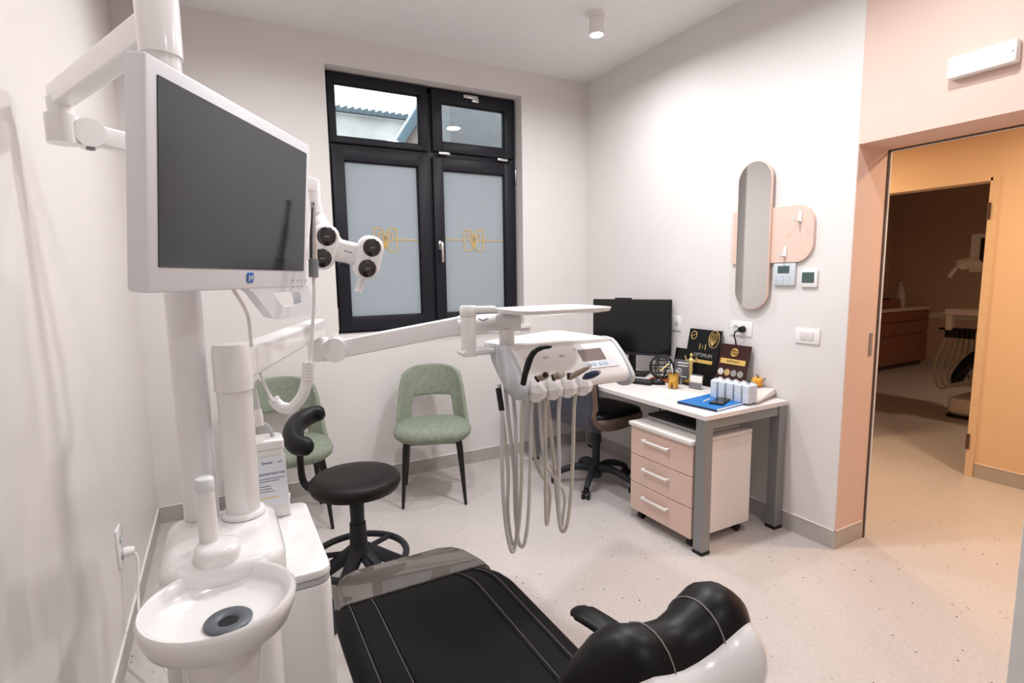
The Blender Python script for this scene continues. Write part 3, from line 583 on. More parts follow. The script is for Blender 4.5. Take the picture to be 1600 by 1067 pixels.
for k, m_ in enumerate((PAPER, GOLDF, SILV, SILV)):
    a0 = -.072+.047*k; sl = MB().lathe([(.001, 0), (.02, 0), (.02, .0015), (.001, .0018)], n=24, M=M @ Matrix.Translation((a0, h_*.39, .0003))).build('round_seal', m_, r)
    MB().tube([M @ V(a0+.014*math.cos(a), h_*.39+.014*math.sin(a), .002) for a in [2*PI*j/20 for j in range(20)]], .0012, 6, closed=True).tube([M @ V(a0, h_*.39-.008, .002), M @ V(a0, h_*.39+.009, .002)], .002, 6).build('seal_relief', GREYINK, sl)
r, M, w_, h_ = plaque('low_black_plaque', 'low plain black plaque half hidden between monitor and tall plaque', -1.2, -1.07, .957, -.06, -.02, BLKLAC)
# acrylic frame
r = thing('acrylic_award', 'clear acrylic award block with white print in front of the black plaques', 'award', (-.16, -1.24, Zd)); M = frame((-.135, -1.235, Zd), V(.25, -.97, 0), V(.1, 0, 1))
MB().box((0, .075, -.008), (.115, .15, .016), .003, M=M).build('block', ACRYL, r)
for k, (w_, z) in enumerate(((.08, .13), (.075, .112), (.06, .04))): MB().box((0.005, z, .0006), (w_, .007, .001), M=M).build('print_line', PAPER, r)
MB().tube([M @ V(-.02+.016*math.cos(a), .075+.016*math.sin(a), .001) for a in [2*PI*j/20 for j in range(20)]], .0025, 6, closed=True).build('round_print', PAPER, r)
r = thing('acrylic_card_stand', 'small clear acrylic card stand with a wine-coloured card beside the gold tooth cup', 'card holder', (-.2, -1.25, Zd)); M = frame((-.21, -1.25, Zd), V(.45, -.9, 0), V(.15, .1, 1))
MB().box((0, .05, -.002), (.085, .1, .003), .001, 1, M=M).build('panel', ACRYL, r); MB().box((.01, .03, .0004), (.05, .05, .001), M=M).build('card', WINE, r)
MB().tube([M @ V(.01+.014*math.cos(a), .075+.014*math.sin(a), .001) for a in [2*PI*j/20 for j in range(20)]], .002, 6, closed=True).build('round_logo', PAPER, r)
# gold figure trophy (a plain standing figure)
tb = V(-.145, -1.325, Zd); r = thing('figure_trophy', 'slim pale gold standing figure trophy on a dark stepped base', 'trophy', tb)
MB().box(tb+V(0, 0, .008), (.07, .085, .016), .002).build('lower_base', BLKLAC, r); MB().box(tb+V(0, 0, .024), (.055, .07, .014), .002).build('gold_plinth', GOLD, r)
fg = MB().lathe([(.001, .031), (.014, .031), (.016, .04), (.011, .046), (.009, .06), (.011, .085), (.014, .105), (.011, .122), (.014, .14), (.021, .158), (.017, .17), (.006, .176), (.006, .182), (.01, .19), (.009, .202), (.001, .207)], tb, 16)
for s in (-1, 1): fg.tube(cat([tb+V(0, s*.017, .164), tb+V(0, s*.034, .155), tb+V(-.004, s*.044, .172), tb+V(-.004, s*.046, .186)], 4), .0048, 8)
fg.build('figure', TROPHY, r, 60)
r = thing('card_holder', 'white card holder with cards standing before the trophy', 'card holder', (-.2, -1.42, Zd)); M = frame((-.21, -1.425, Zd), V(.2, -.98, 0), V(.12, .02, 1))
MB().box((0, .045, -.006), (.085, .09, .004), .001, 1, M=M).box((0, .02, .008), (.085, .04, .003), .001, 1, M=M).box((0, .002, 0), (.085, .003, .02), .001, 1, M=M).build('holder', ACRYL, r)
MB().box((0, .042, .001), (.08, .078, .009), .001, 1, M=M).build('cards', PAPER, r)
# gold tooth pen cup
q = px(1050, 607, 'z', DZ); q = V(q.x+.005, q.y-.005, Zd); r = thing('tooth_pen_cup', 'gold tooth-shaped pen cup on the white desk', 'pen cup', q)
def lobes(rad, z, d): return [q+V((rad+d*abs(math.cos(2*a)))*math.cos(a), (rad+d*abs(math.cos(2*a)))*math.sin(a), z) for a in [2*PI*k/32+PI/4*0 for k in range(32)]]
tm = MB().rings([lobes(.022, .036, .0), lobes(.028, .045, .002), lobes(.031, .07, .003), lobes(.034, .09, .004), lobes(.033, .098, .004), lobes(.027, .098, .003), lobes(.024, .05, .0)])
for a in (PI/4, 3*PI/4, 5*PI/4, 7*PI/4):
    a += .35; c, s = math.cos(a), math.sin(a); tm.tube([q+V(.017*c, .017*s, .05), q+V(.022*c, .022*s, .025), q+V(.026*c, .026*s, .002)], [.016, .0115, .005], 10)
tm.build('tooth_cup', GOLD, r, 60)
for nm, dx, dy, l, m_, lab in (('marker_pen', .004, .012, .15, WPL, 'white pen standing in the gold tooth cup'), ('black_pen', .0, -.004, .13, BLACKP, 'black pen standing in the gold tooth cup'), ('thin_pen', -.006, .004, .125, CHROME, 'thin silver pen standing in the gold tooth cup')):
    solo(MB().tube([q+V(dx*.5, dy*.5, .05), q+V(dx*2, dy*2, l*.9), q+V(dx*2.2, dy*2.2, l)], [.0045, .0045, .003], 8), nm, m_, lab, 'pen', q+V(0, 0, .05))
# faint papers
r = solo(MB().box((-.43, -1.46, Zd+.0008), (.21, .297, .001), rot=(0, 0, .35)), 'paper_sheet', PAPER, 'white printed paper sheet lying on the desk near the blue folder', 'paper', (-.43, -1.46, Zd))
ptx = MB()
for k in range(9): ptx.box((-.43+.018*(k-4)*.94+.0, -1.46+.018*(k-4)*.34, Zd+.0016), (.005, .2-.05*(k % 3), .0004), rot=(0, 0, .35))
ptx.build('printed_lines', mat('faint_print', (196, 200, 204), .7), r, off=r.location)
# blue folder
A = px(1059, 628, 'z', Zd); B = px(1110, 647, 'z', Zd); Cc = px(1169, 630, 'z', Zd)
fc = V(-.42, -1.745, Zd); fo = thing('blue_folder', 'blue folder with papers lying on the desk corner', 'folder', fc)
M = frame(fc, V(.985, .12, 0), V(-.12, .985, 0))
MB().box((0, 0, .0012), (.3, .245, .0022), .0005, 1, M=M).build('back_cover', BLUEF, fo); MB().box((.004, 0, .0065), (.29, .236, .008), .0005, 1, M=M).build('papers', PAPER, fo); MB().box((0, .004, .0118), (.3, .237, .0022), .0005, 1, M=M).build('front_cover', BLUEF, fo)
MB().box((-.1505, 0, .0065), (.002, .246, .0125), .0005, 1, M=M).build('spine', mat('dark_navy_edge', (20, 40, 80), .5), fo)
r = thing('smartphone', 'black smartphone lying on the blue folder', 'phone', fc+V(0, 0, .013)); M2 = M @ Matrix.Translation((.01, -.035, .0135)) @ Matrix.Rotation(.3, 4, 'Z')
MB().box((0, 0, .0045), (.155, .075, .0085), .0035, M=M2).build('body', BLACKP, r); MB().box((0, 0, .0091), (.147, .068, .0008), M=M2).build('screen', SCREEN2, r)
solo(MB().tube([M @ V(-.06, .02, .017), M @ V(.02, .035, .017)], [.004, .004], 8), 'silver_pen', WPL, 'white pen lying on the blue folder beside the phone', 'pen', M @ V(-.02, .03, .013))
# white bottles, five pairs
b0 = V(-.325, -1.675, 0); b1 = V(-.30, -1.868, 0); bt = None
for row in range(2):
    for k in range(5):
        c = b0+(b1-b0)*(k/4)+V(.044*row, .006*row, 0); onf = row == 0
        z0 = Zd+.0135
        if bt is None:
            bt = thing('square_bottle', 'small white square bottle in the row facing the phone on the blue folder', 'bottle', (c.x, c.y, z0), group='white bottles on the desk corner', world=False)
            MB().rings([sq(.0195, .0205, 0, 6, 24), sq(.02, .021, .002, 6, 24), sq(.02, .021, .052, 6, 24), sq(.0185, .0195, .0535, 6, 24), sq(.0185, .0195, .0545, 6, 24), sq(.02, .021, .056, 6, 24), sq(.02, .021, .092, 6, 24), sq(.014, .015, .1, 5, 24), sq(.009, .009, .102, 2, 24)]).build('body', BOTTLE, bt)
            MB().lathe([(.009, .102), (.009, .108), (.0075, .109), (.001, .109)], n=16).build('cap', GREYPL, bt)
            MB().lathe([(.001, .1091), (.0045, .1091), (.0045, .1096), (.001, .1096)], n=12).build('cap_mark', GREYINK, bt)
        else: dup(bt, (c.x, c.y, z0), label='small white square bottle in the row facing the phone on the blue folder' if row == 0 else 'small white square bottle in the row nearer the wall and terminal')
# card terminal / desk phone wedge
M = frame((-.135, -1.765, Zd), V(.97, .24, 0), V(-.24, .97, 0))
r = thing('desk_terminal', 'white wedge-shaped desk terminal with a blue display at the wall', 'terminal', (-.13, -1.74, Zd))
MB().prism([(-.12, .002), (.105, .002), (.115, .04), (.1, .05), (-.12, .012)], M @ V(0, -.09, 0), M.to_3x3() @ V(1, 0, 0), (0, 0, 1), M.to_3x3() @ V(0, .17, 0)).build('housing', mat('warm_white_plastic', (224, 214, 208), .45), r)
MB().prism([(-.119, .0005), (.104, .0005), (.108, .02), (-.119, .006)], M @ V(0, -.092, 0), M.to_3x3() @ V(1, 0, 0), (0, 0, 1), M.to_3x3() @ V(0, .174, 0)).build('base', mat('taupe_plastic', (150, 134, 126), .5), r)
sl = math.atan2(.038, .22); Ms = M @ Matrix.Translation((-.01, -.005, .0335)) @ Matrix.Rotation(-sl, 4, 'Y')
MB().box((0, .035, .0), (.12, .07, .002), M=Ms).build('display', mat('blue_display', (48, 104, 190), .25), r)
MB().box((.035, .035, .0013), (.04, .066, .001), M=Ms).build('display_bar', BLACKP, r); MB().box((-.075, .035, .0005), (.01, .06, .001), M=Ms).build('blue_line', BLUEL, r)
# yellow figurine
f0 = V(-.045, -1.735, Zd+.052); r = thing('yellow_figurine', 'small yellow pumpkin-like figurine near the wall', 'figurine', f0)
pk = MB()
for k in range(9):
    a = 2*PI*k/9; pk.ell(f0+V(.018*math.cos(a), .018*math.sin(a), .027), (.016, .016, .026), 10, 8)
pk.ell(f0+V(0, 0, .025), (.025, .025, .024), 14, 8).build('body', YELLOW, r, 60)
MB().tube([f0+V(0, 0, .045), f0+V(.002, -.004, .062), f0+V(0, .006, .068)], [.006, .004, .005], 8).build('stem', mat('brown_stem', (100, 80, 50), .6), r)
MB().ell(f0+V(-.02, -.012, .04), (.005, .006, .006), 8, 6).ell(f0+V(-.02, .012, .04), (.005, .006, .006), 8, 6).build('dark_spots', ORANGEB, r)
MB().tube([f0+V(.0, -.025, .02), f0+V(0, -.045, .045), f0+V(0, -.05, .055)], [.003, .004, .008], 8).build('grey_tail', MIDG, r)

# ================================================================== GREEN CHAIRS
def make_chair():
    # front is -Y, origin on the floor under the seat centre
    r = thing('upholstered_chair', 'sage green corduroy chair with open lower back between stool and instrument table', 'chair', (0, 0, 0), group='green visitor chairs', world=False)
    rg = lambda w_, d_, z, cy=0: sq(w_, d_, z, 2.7, 36, 0, cy)
    MB().rings([rg(.17, .16, .405), rg(.225, .215, .412), rg(.25, .24, .435), rg(.255, .245, .46), rg(.245, .235, .487), rg(.21, .2, .5), rg(.08, .08, .504)]).build('seat', GREEN, r, 70)
    # curved back with an opening just above the seat
    n = 25; zz = [.40, .44, .48, .52, .56, .595, .63, .67, .72, .77, .81, .835, .85]
    def P(i, z, off):
        s = -1+2*i/(n-1); t = (z-.40)/.45; lean = .075*t
        ang = s*(1.42-.34*t); rad = .262-.012*t+off
        wob = max(0, t-.78)/.22
        zz_ = z-.055*(abs(s)**3)*wob
        return V(rad*math.sin(ang)*(1-.06*t), rad*math.cos(ang)*.97+lean, zz_)
    def keep(i, j):
        s = abs(-1+2*(i+.5)/(n-1)); z = (zz[j]+zz[j+1])/2
        top = .425+.2*max(0, (1-s*1.0))
        if z > .47 and z < .625 and s < .5: return False      # the opening
        if z < .5 and s > .96: return True
        if s > 1-.02: return z < .80
        return True
    vs, fs = [], []; idx = {}
    for off in (0, -.03):
        for j, z in enumerate(zz):
            for i in range(n): idx[(off, i, j)] = len(vs); vs.append(P(i, z, off))
    bm = bmesh.new(); bv = [bm.verts.new(v) for v in vs]
    for j in range(len(zz)-1):
        for i in range(n-1):
            if not keep(i, j): continue
            bm.faces.new([bv[idx[(0, i, j)]], bv[idx[(0, i+1, j)]], bv[idx[(0, i+1, j+1)]], bv[idx[(0, i, j+1)]]])
            bm.faces.new([bv[idx[(-.03, i, j+1)]], bv[idx[(-.03, i+1, j+1)]], bv[idx[(-.03, i+1, j)]], bv[idx[(-.03, i, j)]]])
            for (di, dj, a, b) in ((-1, 0, (i, j+1), (i, j)), (1, 0, (i+1, j), (i+1, j+1)), (0, -1, (i, j), (i+1, j)), (0, 1, (i+1, j+1), (i, j+1))):
                ii, jj = i+di, j+dj
                if 0 <= ii < n-1 and 0 <= jj < len(zz)-1 and keep(ii, jj): continue
                bm.faces.new([bv[idx[(-.03, *a)]], bv[idx[(-.03, *b)]], bv[idx[(0, *b)]], bv[idx[(0, *a)]]])
    loose = [v for v in bm.verts if not v.link_faces]; bmesh.ops.delete(bm, geom=loose, context='VERTS')
    bk = MB().addbm(bm).build('backrest', GREEN, r, 50)
    sb = bk.modifiers.new('soft', 'SUBSURF'); sb.levels = 1; sb.render_levels = 2
    for sx in (-1, 1):
        for sy, y0, y1 in ((-1, -.155, -.205), (1, .14, .2)):
            MB().tube([V(sx*.165, y0, .412), V(sx*.172, y0*1.04, .37), V(sx*.2, y1, 0)], [.021, .0205, .009], 12).build('leg', BLACKM, r)
    MB().box((0, -.15, .403), (.36, .03, .012), .003).box((0, .14, .403), (.36, .03, .012), .003).build('leg_frame', BLACKM, r)
    return r
ch = make_chair(); ch.location = (-1.575, -.43, 0); ch.rotation_euler = (0, 0, -.36)
c2 = dup(ch, (-2.475, -.4, 0), .0, 'sage green corduroy chair with open lower back behind the black stool')
# ================================================================== STOOL
SX, SY = -2.285, -1.37
st = thing('swivel_stool', 'round black operator stool with a curved torso support and ring base', 'stool', (SX, SY, 0)); o3 = V(SX, SY, 0)
MB().lathe([(.001, .515), (.15, .515), (.19, .525), (.2, .548), (.197, .57), (.182, .583), (.12, .588), (.001, .588)], o3, 40).build('seat', BLACKST, st, 60)
MB().cyl(o3+V(0, 0, .2), o3+V(0, 0, .36), .042, .036).cyl(o3+V(0, 0, .34), o3+V(0, 0, .515), .03, .034).build('gas_column', GRAPH, st)
MB().lathe([(.001, .5), (.09, .5), (.1, .514), (.001, .514)], o3, 24).build('seat_plate', GRAPH, st)
for k in range(5):
    a = 2*PI*k/5+.25; c, s = math.cos(a), math.sin(a)
    pts = cat([o3+V(.015*c, .015*s, .23), o3+V(.1*c, .1*s, .17), o3+V(.2*c, .2*s, .1), o3+V(.265*c, .265*s, .065)])
    lg = MB().tube(pts, [.036-.014*i/(len(pts)-1) for i in range(len(pts))], 10).build('star_leg', GRAPH, st)
    cs = MB().cyl(o3+V(.265*c, .265*s, .04), o3+V(.265*c, .265*s, .075), .012, n=10)
    for sg in (-1, 1): cs.cyl(o3+V(.265*c-s*sg*.006, .265*s+c*sg*.006, .025), o3+V(.265*c-s*sg*.022, .265*s+c*sg*.022, .025), .0245, n=16)
    cs.build('castor', BLACKP, lg)
MB().tube([o3+V(.212*math.cos(a), .212*math.sin(a), .2) for a in [2*PI*k/48 for k in range(48)]], .0155, 10, closed=True).build('foot_ring', GRAPH, st)
for k in range(3):
    a = 2*PI*k/3+.6; MB().tube([o3+V(.03*math.cos(a), .03*math.sin(a), .215), o3+V(.21*math.cos(a), .21*math.sin(a), .2)], .013, 8).build('ring_spoke', GRAPH, st)
# torso support: bracket rising at the left and a half-moon pad
dl_ = -RGT.copy(); dl_.z = 0; dl_.normalize(); bk_ = V(FWD.x, FWD.y, 0).normalized()
bp = lambda a, b, z: o3+dl_*a+bk_*b+V(0, 0, z)
MB().tube(cat([bp(.14, 0, .512), bp(.2, 0, .52), bp(.236, .0, .56), bp(.243, .0, .64), bp(.24, .0, .74), bp(.235, 0, .8)]), [.024]*24+[.028]*7, 10, flat=.55).build('support_arm', BLACKP, st)
pp = cat([bp(.135, -.13, .76), bp(.205, -.115, .765), bp(.25, -.05, .79), bp(.26, .035, .815), bp(.225, .1, .835), bp(.165, .125, .845)], 6)
pr_ = [.030+.012*math.sin(PI*i/(len(pp)-1)) for i in range(len(pp))]; pr_[0] = .016; pr_[-1] = .016; pr_[1] = .027; pr_[-2] = .027
MB().tube(pp, pr_, 14, flat=1.25).build('torso_pad', BLACKP, st, 60)

# ================================================================== DENTAL UNIT
def rsec(x0, x1, y0, y1, z, r=.05, n=6):
    return [V((x0+x1)/2+a, (y0+y1)/2+b, z) for a, b in stadium(x1-x0, y1-y0, r, n)]
def rbox(x0, x1, y0, y1, z0, z1, r=.05, e=.008):
    return MB().rings([rsec(x0+e, x1-e, y0+e, y1-e, z0, max(r-e, .004)), rsec(x0, x1, y0, y1, z0+e, r), rsec(x0, x1, y0, y1, z1-e, r), rsec(x0+e*.4, x1-e*.4, y0+e*.4, y1-e*.4, z1-e*.3, max(r-e*.4, .004)), rsec(x0+e*1.3, x1-e*1.3, y0+e*1.3, y1-e*1.3, z1, max(r-e*1.3, .004))])
du = thing('dental_unit', 'white dental unit cabinet with spittoon bowl beside the left wall', 'dental unit', (-2.75, -2.3, 0))
rbox(-2.93, -2.566, -2.43, -1.962, .012, .712, .035).build('cabinet_body', WPL, du)
rbox(-2.928, -2.568, -2.428, -1.964, .712, .726, .035, .002).build('grey_band', GREYPL, du)
rbox(-2.93, -2.566, -2.43, -1.962, .726, .75, .035, .006).build('cabinet_lid', WPL, du)
rbox(-2.905, -2.682, -2.655, -2.355, .765, .93, .055, .02).build('upper_housing', WPL, du, 50)
rbox(-2.885, -2.70, -2.62, -2.38, .3, .77, .05, .01).build('housing_pedestal', WPL, du)
bc = V(-2.803, -2.747, 0); RB = .121
MB().lathe([(.001, .845), (.05, .845), (.088, .853), (.112, .872), (RB, .897), (RB+.003, .915), (RB-.002, .921), (RB-.009, .918), (.107, .9), (.088, .886), (.055, .878), (.001, .875)], bc, 56).build('spittoon_bowl', WPL, du, 60)
MB().lathe([(.001, .66), (.048, .66), (.05, .7), (.062, .8), (.072, .846), (.001, .846)], bc+V(.0, .02, 0), 32).build('bowl_neck', WPL, du, 60)
MB().tube(cat([bc+V(0, .02, .7), bc+V(0, .02, .45), bc+V(.0, .06, .2), bc+V(.0, .12, .02)]), .05, 20).build('bowl_stand', WPL, du, 60)
q = px(357, 972, 'z', .877); dc = V(q.x, q.y, .8775)
MB().lathe([(.014, 0), (.037, .001), (.0385, .004), (.036, .0065), (.02, .005), (.0155, .001), (.014, -.002)], dc, 32).build('drain_ring', mat('slate_rubber', (86, 92, 98), .4), du, 60)
MB().lathe([(.001, .0012), (.0155, .0014), (.0155, .0006), (.001, .0004)], dc, 20).build('drain_hole', BLACKP, du)
fb = V(-2.805, -2.607, 0)
rbox(fb.x-.04, fb.x+.042, fb.y-.04, fb.y+.04, .885, .957, .033, .012).build('cup_filler_block', WPL, du, 50)
MB().lathe([(.018, .95), (.0165, 1.03), (.0155, 1.075), (.001, 1.077)], fb+V(-.012, .02, 0), 20).build('cup_filler_post', WPL, du, 60)
MB().lathe([(.0165, 1.058), (.0172, 1.063), (.0172, 1.082), (.014, 1.085), (.001, 1.085)], fb+V(-.012, .02, 0), 20).build('clear_cap', GLASSW, du, 60)
# ---- lamp post, arms and operating lamp
C1 = V(-2.836, -2.382, 0)
ol = thing('operating_lamp', 'white operating lamp on a tall post with two jointed arms', 'dental lamp', (C1.x, C1.y, .93))
MB().cyl(C1+V(0, 0, .931), C1+V(0, 0, 1.95), .0355, n=36).build('post', WPL, ol)
MB().lathe([(.0357, 1.925), (.04, 1.925), (.0405, 2.04), (.037, 2.05), (.001, 2.05)], C1, 36).build('post_cap', WPL, ol)
e1 = V(-3.088, -1.95, 1.93)
def beam(a, b, w0, h0, w1, h1, bev=.13, n=5, up=V(0, 0, 1)):
    a, b = Vector(a), Vector(b); t_ = (b-a).normalized(); s_ = t_.cross(up).normalized(); u_ = s_.cross(t_)
    def rg(p, w_, h_): return [p+s_*x+u_*y for x, y in stadium(w_, h_, min(w_, h_)*bev, n)]
    return MB().rings([rg(a, w0, h0), rg(b, w1, h1)])
beam(C1+V(0, 0, 1.99), e1+V(0, 0, .004)+(e1-C1).normalized().cross(V(0, 0, 1)).cross(V(0, 0, 1))*-.028, .05, .06, .046, .052).build('upper_arm', WPL, ol)
MB().cyl(e1+V(0, 0, .0), e1+V(0, 0, -.045), .028, n=24).build('elbow_collar', WPL, ol)
dirs = (V(-2.465, -1.77, 0)-V(e1.x, e1.y, 0)).normalized(); sd = V(-dirs.y, dirs.x, 0)
el = e1+V(0, 0, -.076); kn = el+dirs*.052+V(0, 0, -.003)
MB().cyl(el+V(0, 0, .035), el+V(0, 0, -.035), .036, n=24).box((el+kn)/2, (.08, .05, .055), .01, rot=Matrix.Rotation(math.atan2(dirs.y, dirs.x), 3, 'Z')).cyl(kn-sd*.03, kn+sd*.03, .036, n=28).build('elbow', WPL, ol)
lt = pd(491, 290, 1.85)
beam(kn, lt+V(0, 0, .0), .045, .052, .04, .046).build('spring_arm', WPL, ol)
MB().cyl(kn+V(0, 0, -.042)-sd*.012, kn+V(0, 0, -.03)-sd*.012, .01, n=14).build('joint_screw', MIDG, ol)
MB().cyl(lt+V(0, 0, .02), lt+V(0, 0, -.09), .019, n=20).build('lamp_stem', WPL, ol)
hc = pd(541, 394, 1.80)
nz = (-FWD+RGT*.55-UPV*.28).normalized(); exl = (RGT*.9+FWD*.35-UPV*.19); ML = frame(hc, exl-nz*exl.dot(nz), nz.cross(exl))
ML = frame(hc, exl-nz*exl.dot(nz), nz.cross((exl-nz*exl.dot(nz)).normalized()))
MB().tube(cat([lt+V(0, 0, -.07), lt+V(.012, 0, -.115), ML @ V(-.06, .045, -.035), ML @ V(-.03, .02, -.03)], 5), [.02]*4+[.023]*12, 12).build('yoke', WPL, ol, 60)
hd = MB()
for sx in (-1, 1):
    secs = []
    for zz_, e in ((-.045, .03), (-.035, .012), (-.01, .0), (.01, 0), (.019, .006), (.022, .014)): secs.append([ML @ V(sx*.075+a, b, zz_) for a, b in stadium(.088-2*e, .15-2*e, .042-e*.8, 6)])
    hd.rings(secs)
hd.box((0, .0, -.012), (.13, .075, .045), .014, M=ML)
hd.build('lamp_head', WPL, ol, 50)
for sx in (-1, 1):
    for sy in (-1, 1):
        ln = MB().lathe([(.001, .0265), (.015, .0262), (.0255, .0248), (.0305, .0225), (.0315, .016), (.001, .016)], n=28, M=ML @ Matrix.Translation((sx*.075, sy*.036, 0))).build('lens', LENS, ol, 60)
        MB().box((sx*.075, sy*.036, .0268), (.014, .002, .0008), M=ML, rot=(0, 0, .3)).build('lens_mark', SILV, ln)
text('maker_print', 'led lamp', .008, ML @ Matrix.Translation((0.004, .004, .0112)), GREYINK, ol)
MB().box((.0, -.044, -.006), (.03, .006, .02), .001, 1, M=ML).build('slot', BLACKP, ol)
MB().tube([ML @ V(.085, -.06, -.02), ML @ V(.075, -.085, -.018), ML @ V(.07, -.125, -.014)], [.0125, .0125, .012], 12).build('lamp_handle', WPL, ol, 60)
# ---- monitor on the post
mex = V(.52153, .85325, -.0037); mup = V(.07662, -.04251, .99615); mo = V(-2.6966, -2.4858, 1.6351)-mup*1.636; MM = frame(mo, mex, mup)   # fitted to the four corners of its 24 inch screen
mnt = thing('treatment_monitor', 'white framed treatment monitor with a dark screen and carry handle on the post', 'monitor', (-2.7, -2.5, 1.44))
MB().box((0, 1.628, -.019), (.588, .366, .036), .006, M=MM).build('frame', WMON, mnt)
MB().box((0.0, 1.636, .0002), (.54, .298, .0016), M=MM).build('screen', SCREEN, mnt)
MB().box((0, 1.63, -.05), (.34, .24, .028), .01, M=MM).build('rear_shell', WMON, mnt)
pc = C1+V(0, 0, 1.63); pm = MM @ V(-.02, 1.63, -.06)
MB().box((pc+pm)/2+V(0, 0, 0), ((pc-pm).length, .05, .05), .006, rot=Matrix.Rotation(math.atan2(pm.y-pc.y, pm.x-pc.x), 3, 'Z')).lathe([(.0358, 1.59), (.043, 1.59), (.043, 1.67), (.0358, 1.67)], C1, 28).build('post_bracket', WMON, mnt)
Mi = MM.inverted()
def mp(u, v, off=0):
    d = ray(u, v); n_ = MM.to_3x3() @ V(0, 0, 1); o_ = MM @ V(0, 0, off); t_ = (o_-CAM).dot(n_)/d.dot(n_); return Mi @ (CAM+d*t_)
outer = [mp(*p_) for p_ in ((382, 446), (400, 458), (428, 496), (440, 500), (494, 490), (500, 486), (487, 456), (484, 448))]
inner = [mp(*p_) for p_ in ((430, 457), (434, 465), (443, 478), (450, 480), (470, 476), (474, 472), (471, 460), (468, 456))]
hv = MB(); n = len(outer); rr = []
for z_ in (-.026, -.004): rr += [[MM @ V(p_.x, p_.y, z_) for p_ in outer], [MM @ V(p_.x, p_.y, z_) for p_ in inner]]
vs = [p_ for r_ in rr for p_ in r_]; fs = []
for k in range(n):
    k2 = (k+1) % n; fs += [(k, k2, n+k2, n+k), (2*n+k, 2*n+k2, 3*n+k2, 3*n+k), (k, k2, 2*n+k2, 2*n+k), (n+k, n+k2, 3*n+k2, 3*n+k)]
hv.add(vs, fs).build('carry_handle', WMON, mnt)
lg_ = mp(391, 434); lo = MB().prism([(a, b) for a, b in stadium(.026, .022, .006, 4)], MM @ V(lg_.x, lg_.y, .0), mex, mup, MM.to_3x3() @ V(0, 0, .0012)).build('blue_logo', BLUEL, mnt)
MB().tube([MM @ V(lg_.x+a, lg_.y+b, .0016) for a, b in ((-.007, -.008), (-.006, .005), (0, -.002), (.006, .005), (.007, -.006))], .0016, 6).build('logo_letter', PAPER, lo)
for r_ in range(2):
    for k in range(4): b_ = mp(459+6.5*k, 438+10*r_); MB().box((b_.x, b_.y, .0004), (.006, .004, .001), M=MM).build('button', GREYPL, mnt)
# ---- intraoral camera and its hose
ic = thing('intraoral_camera', 'slim silver intraoral camera in a grey holder with white cable and J-shaped sleeve', 'camera', tuple(pd(490, 433, 1.36)))
DC = 1.36
MB().tube([pd(490, 405, DC), pd(489.5, 370, DC), pd(489.5, 345, DC), pd(490, 318, DC)], [.0095, .009, .006, .005], 12).build('camera_body', CHROME, ic, 60)
MB().tube([pd(490, 325, DC), pd(490.5, 316, DC)], [.0065, .0065], 10).build('camera_tip', WPL, ic); MB().ell(pd(490, 318.5, DC-.008), (.0022, .0022, .0022), 8, 6).build('camera_lens', BLACKP, ic)
MB().tube([pd(490, 433, DC), pd(490, 406, DC)], [.012, .012], 14).build('holder', MIDG, ic)
MB().tube(cat([pd(490, 432, DC), pd(491, 460, DC), pd(489, 500, DC), pd(486.5, 540, DC), pd(484.5, 566, DC)]), .0042, 8).build('cable', WMAT, ic)
sl_ = cat([pd(482, 566, DC), pd(480, 590, DC), pd(474, 614, DC), pd(459, 635, DC), pd(443, 637, DC), pd(432, 630, DC), pd(427, 622, DC)], 6)
MB().tube(sl_, .0142, 16).build('sleeve', WPL, ic, 60)
ribs = MB()
for k in range(6): a_, b_ = pd(482.3-.2*k, 566+5*k, DC), pd(482.2-.2*k, 568.6+5*k, DC); MB().tube([a_, b_], [.0156, .0156], 16).build('sleeve_rib', WPL, ic)
e_ = sl_[-1]; dv_ = (sl_[-1]-sl_[-2]).normalized(); MB().tube([e_-dv_*.001, e_+dv_*.0012], [.0105, .0105], 14).build('sleeve_mouth', GREYPL, ic)
MB().tube(cat([MM @ (mp(375, 447)+V(0, 0, -.02)), pd(386, 490, 1.2), pd(393, 540, 1.27), pd(407, 585, 1.33), pd(420, 615, DC-.012), pd(428, 628, DC-.02)]), .004, 8).build('rear_cable', WMAT, ic)
# ---- second post with the instrument arm and the instrument table
C2 = V(-2.751, -2.424, 0)
it = thing('instrument_table', 'white dental instrument table carried by a jointed arm with tray and control display', 'dental unit', (C2.x, C2.y, .93))
MB().cyl(C2+V(0, 0, .935), C2+V(0, 0, 1.3), .036, n=36).build('post', WPL, it)
MB().lathe([(.036, .93), (.046, .931), (.047, .937), (.044, .942), (.036, .942)], C2, 36).build('post_foot', WPL, it)
MB().lathe([(.0362, 1.222), (.0395, 1.222), (.04, 1.31), (.036, 1.325), (.001, 1.327)], C2, 36).build('post_cap', WPL, it, 60)
J = V(-2.455, -1.665, 0)
beam(C2+V(.012, .03, 1.275), J+V(0, 0, 1.285), .062, .07, .055, .062).build('lower_arm', WPL, it)
MB().lathe([(.001, 1.16), (.036, 1.16), (.038, 1.17), (.038, 1.245), (.001, 1.25)], J, 28).build('joint', WPL, it, 60)
d2 = (V(-1.945, -1.88, 0)-J).normalized(); s2_ = V(-d2.y, d2.x, 0)
jk = J+d2*.065+V(0, 0, 1.2); MB().cyl(jk-s2_*.03, jk+s2_*.03, .045, n=30).box((J+V(0, 0, 1.2)+jk)/2, (.07, .05, .07), .01, rot=Matrix.Rotation(math.atan2(d2.y, d2.x), 3, 'Z')).build('knuckle', WPL, it)
MB().cyl(J+V(-.0, .0, 1.25), J+V(0, 0, 1.3), .008, n=12).build('joint_pin', WPL, it)
ae = V(-1.945, -1.88, 1.285); beam(jk, ae, .05, .068, .05, .066).build('spring_arm', WPL, it)
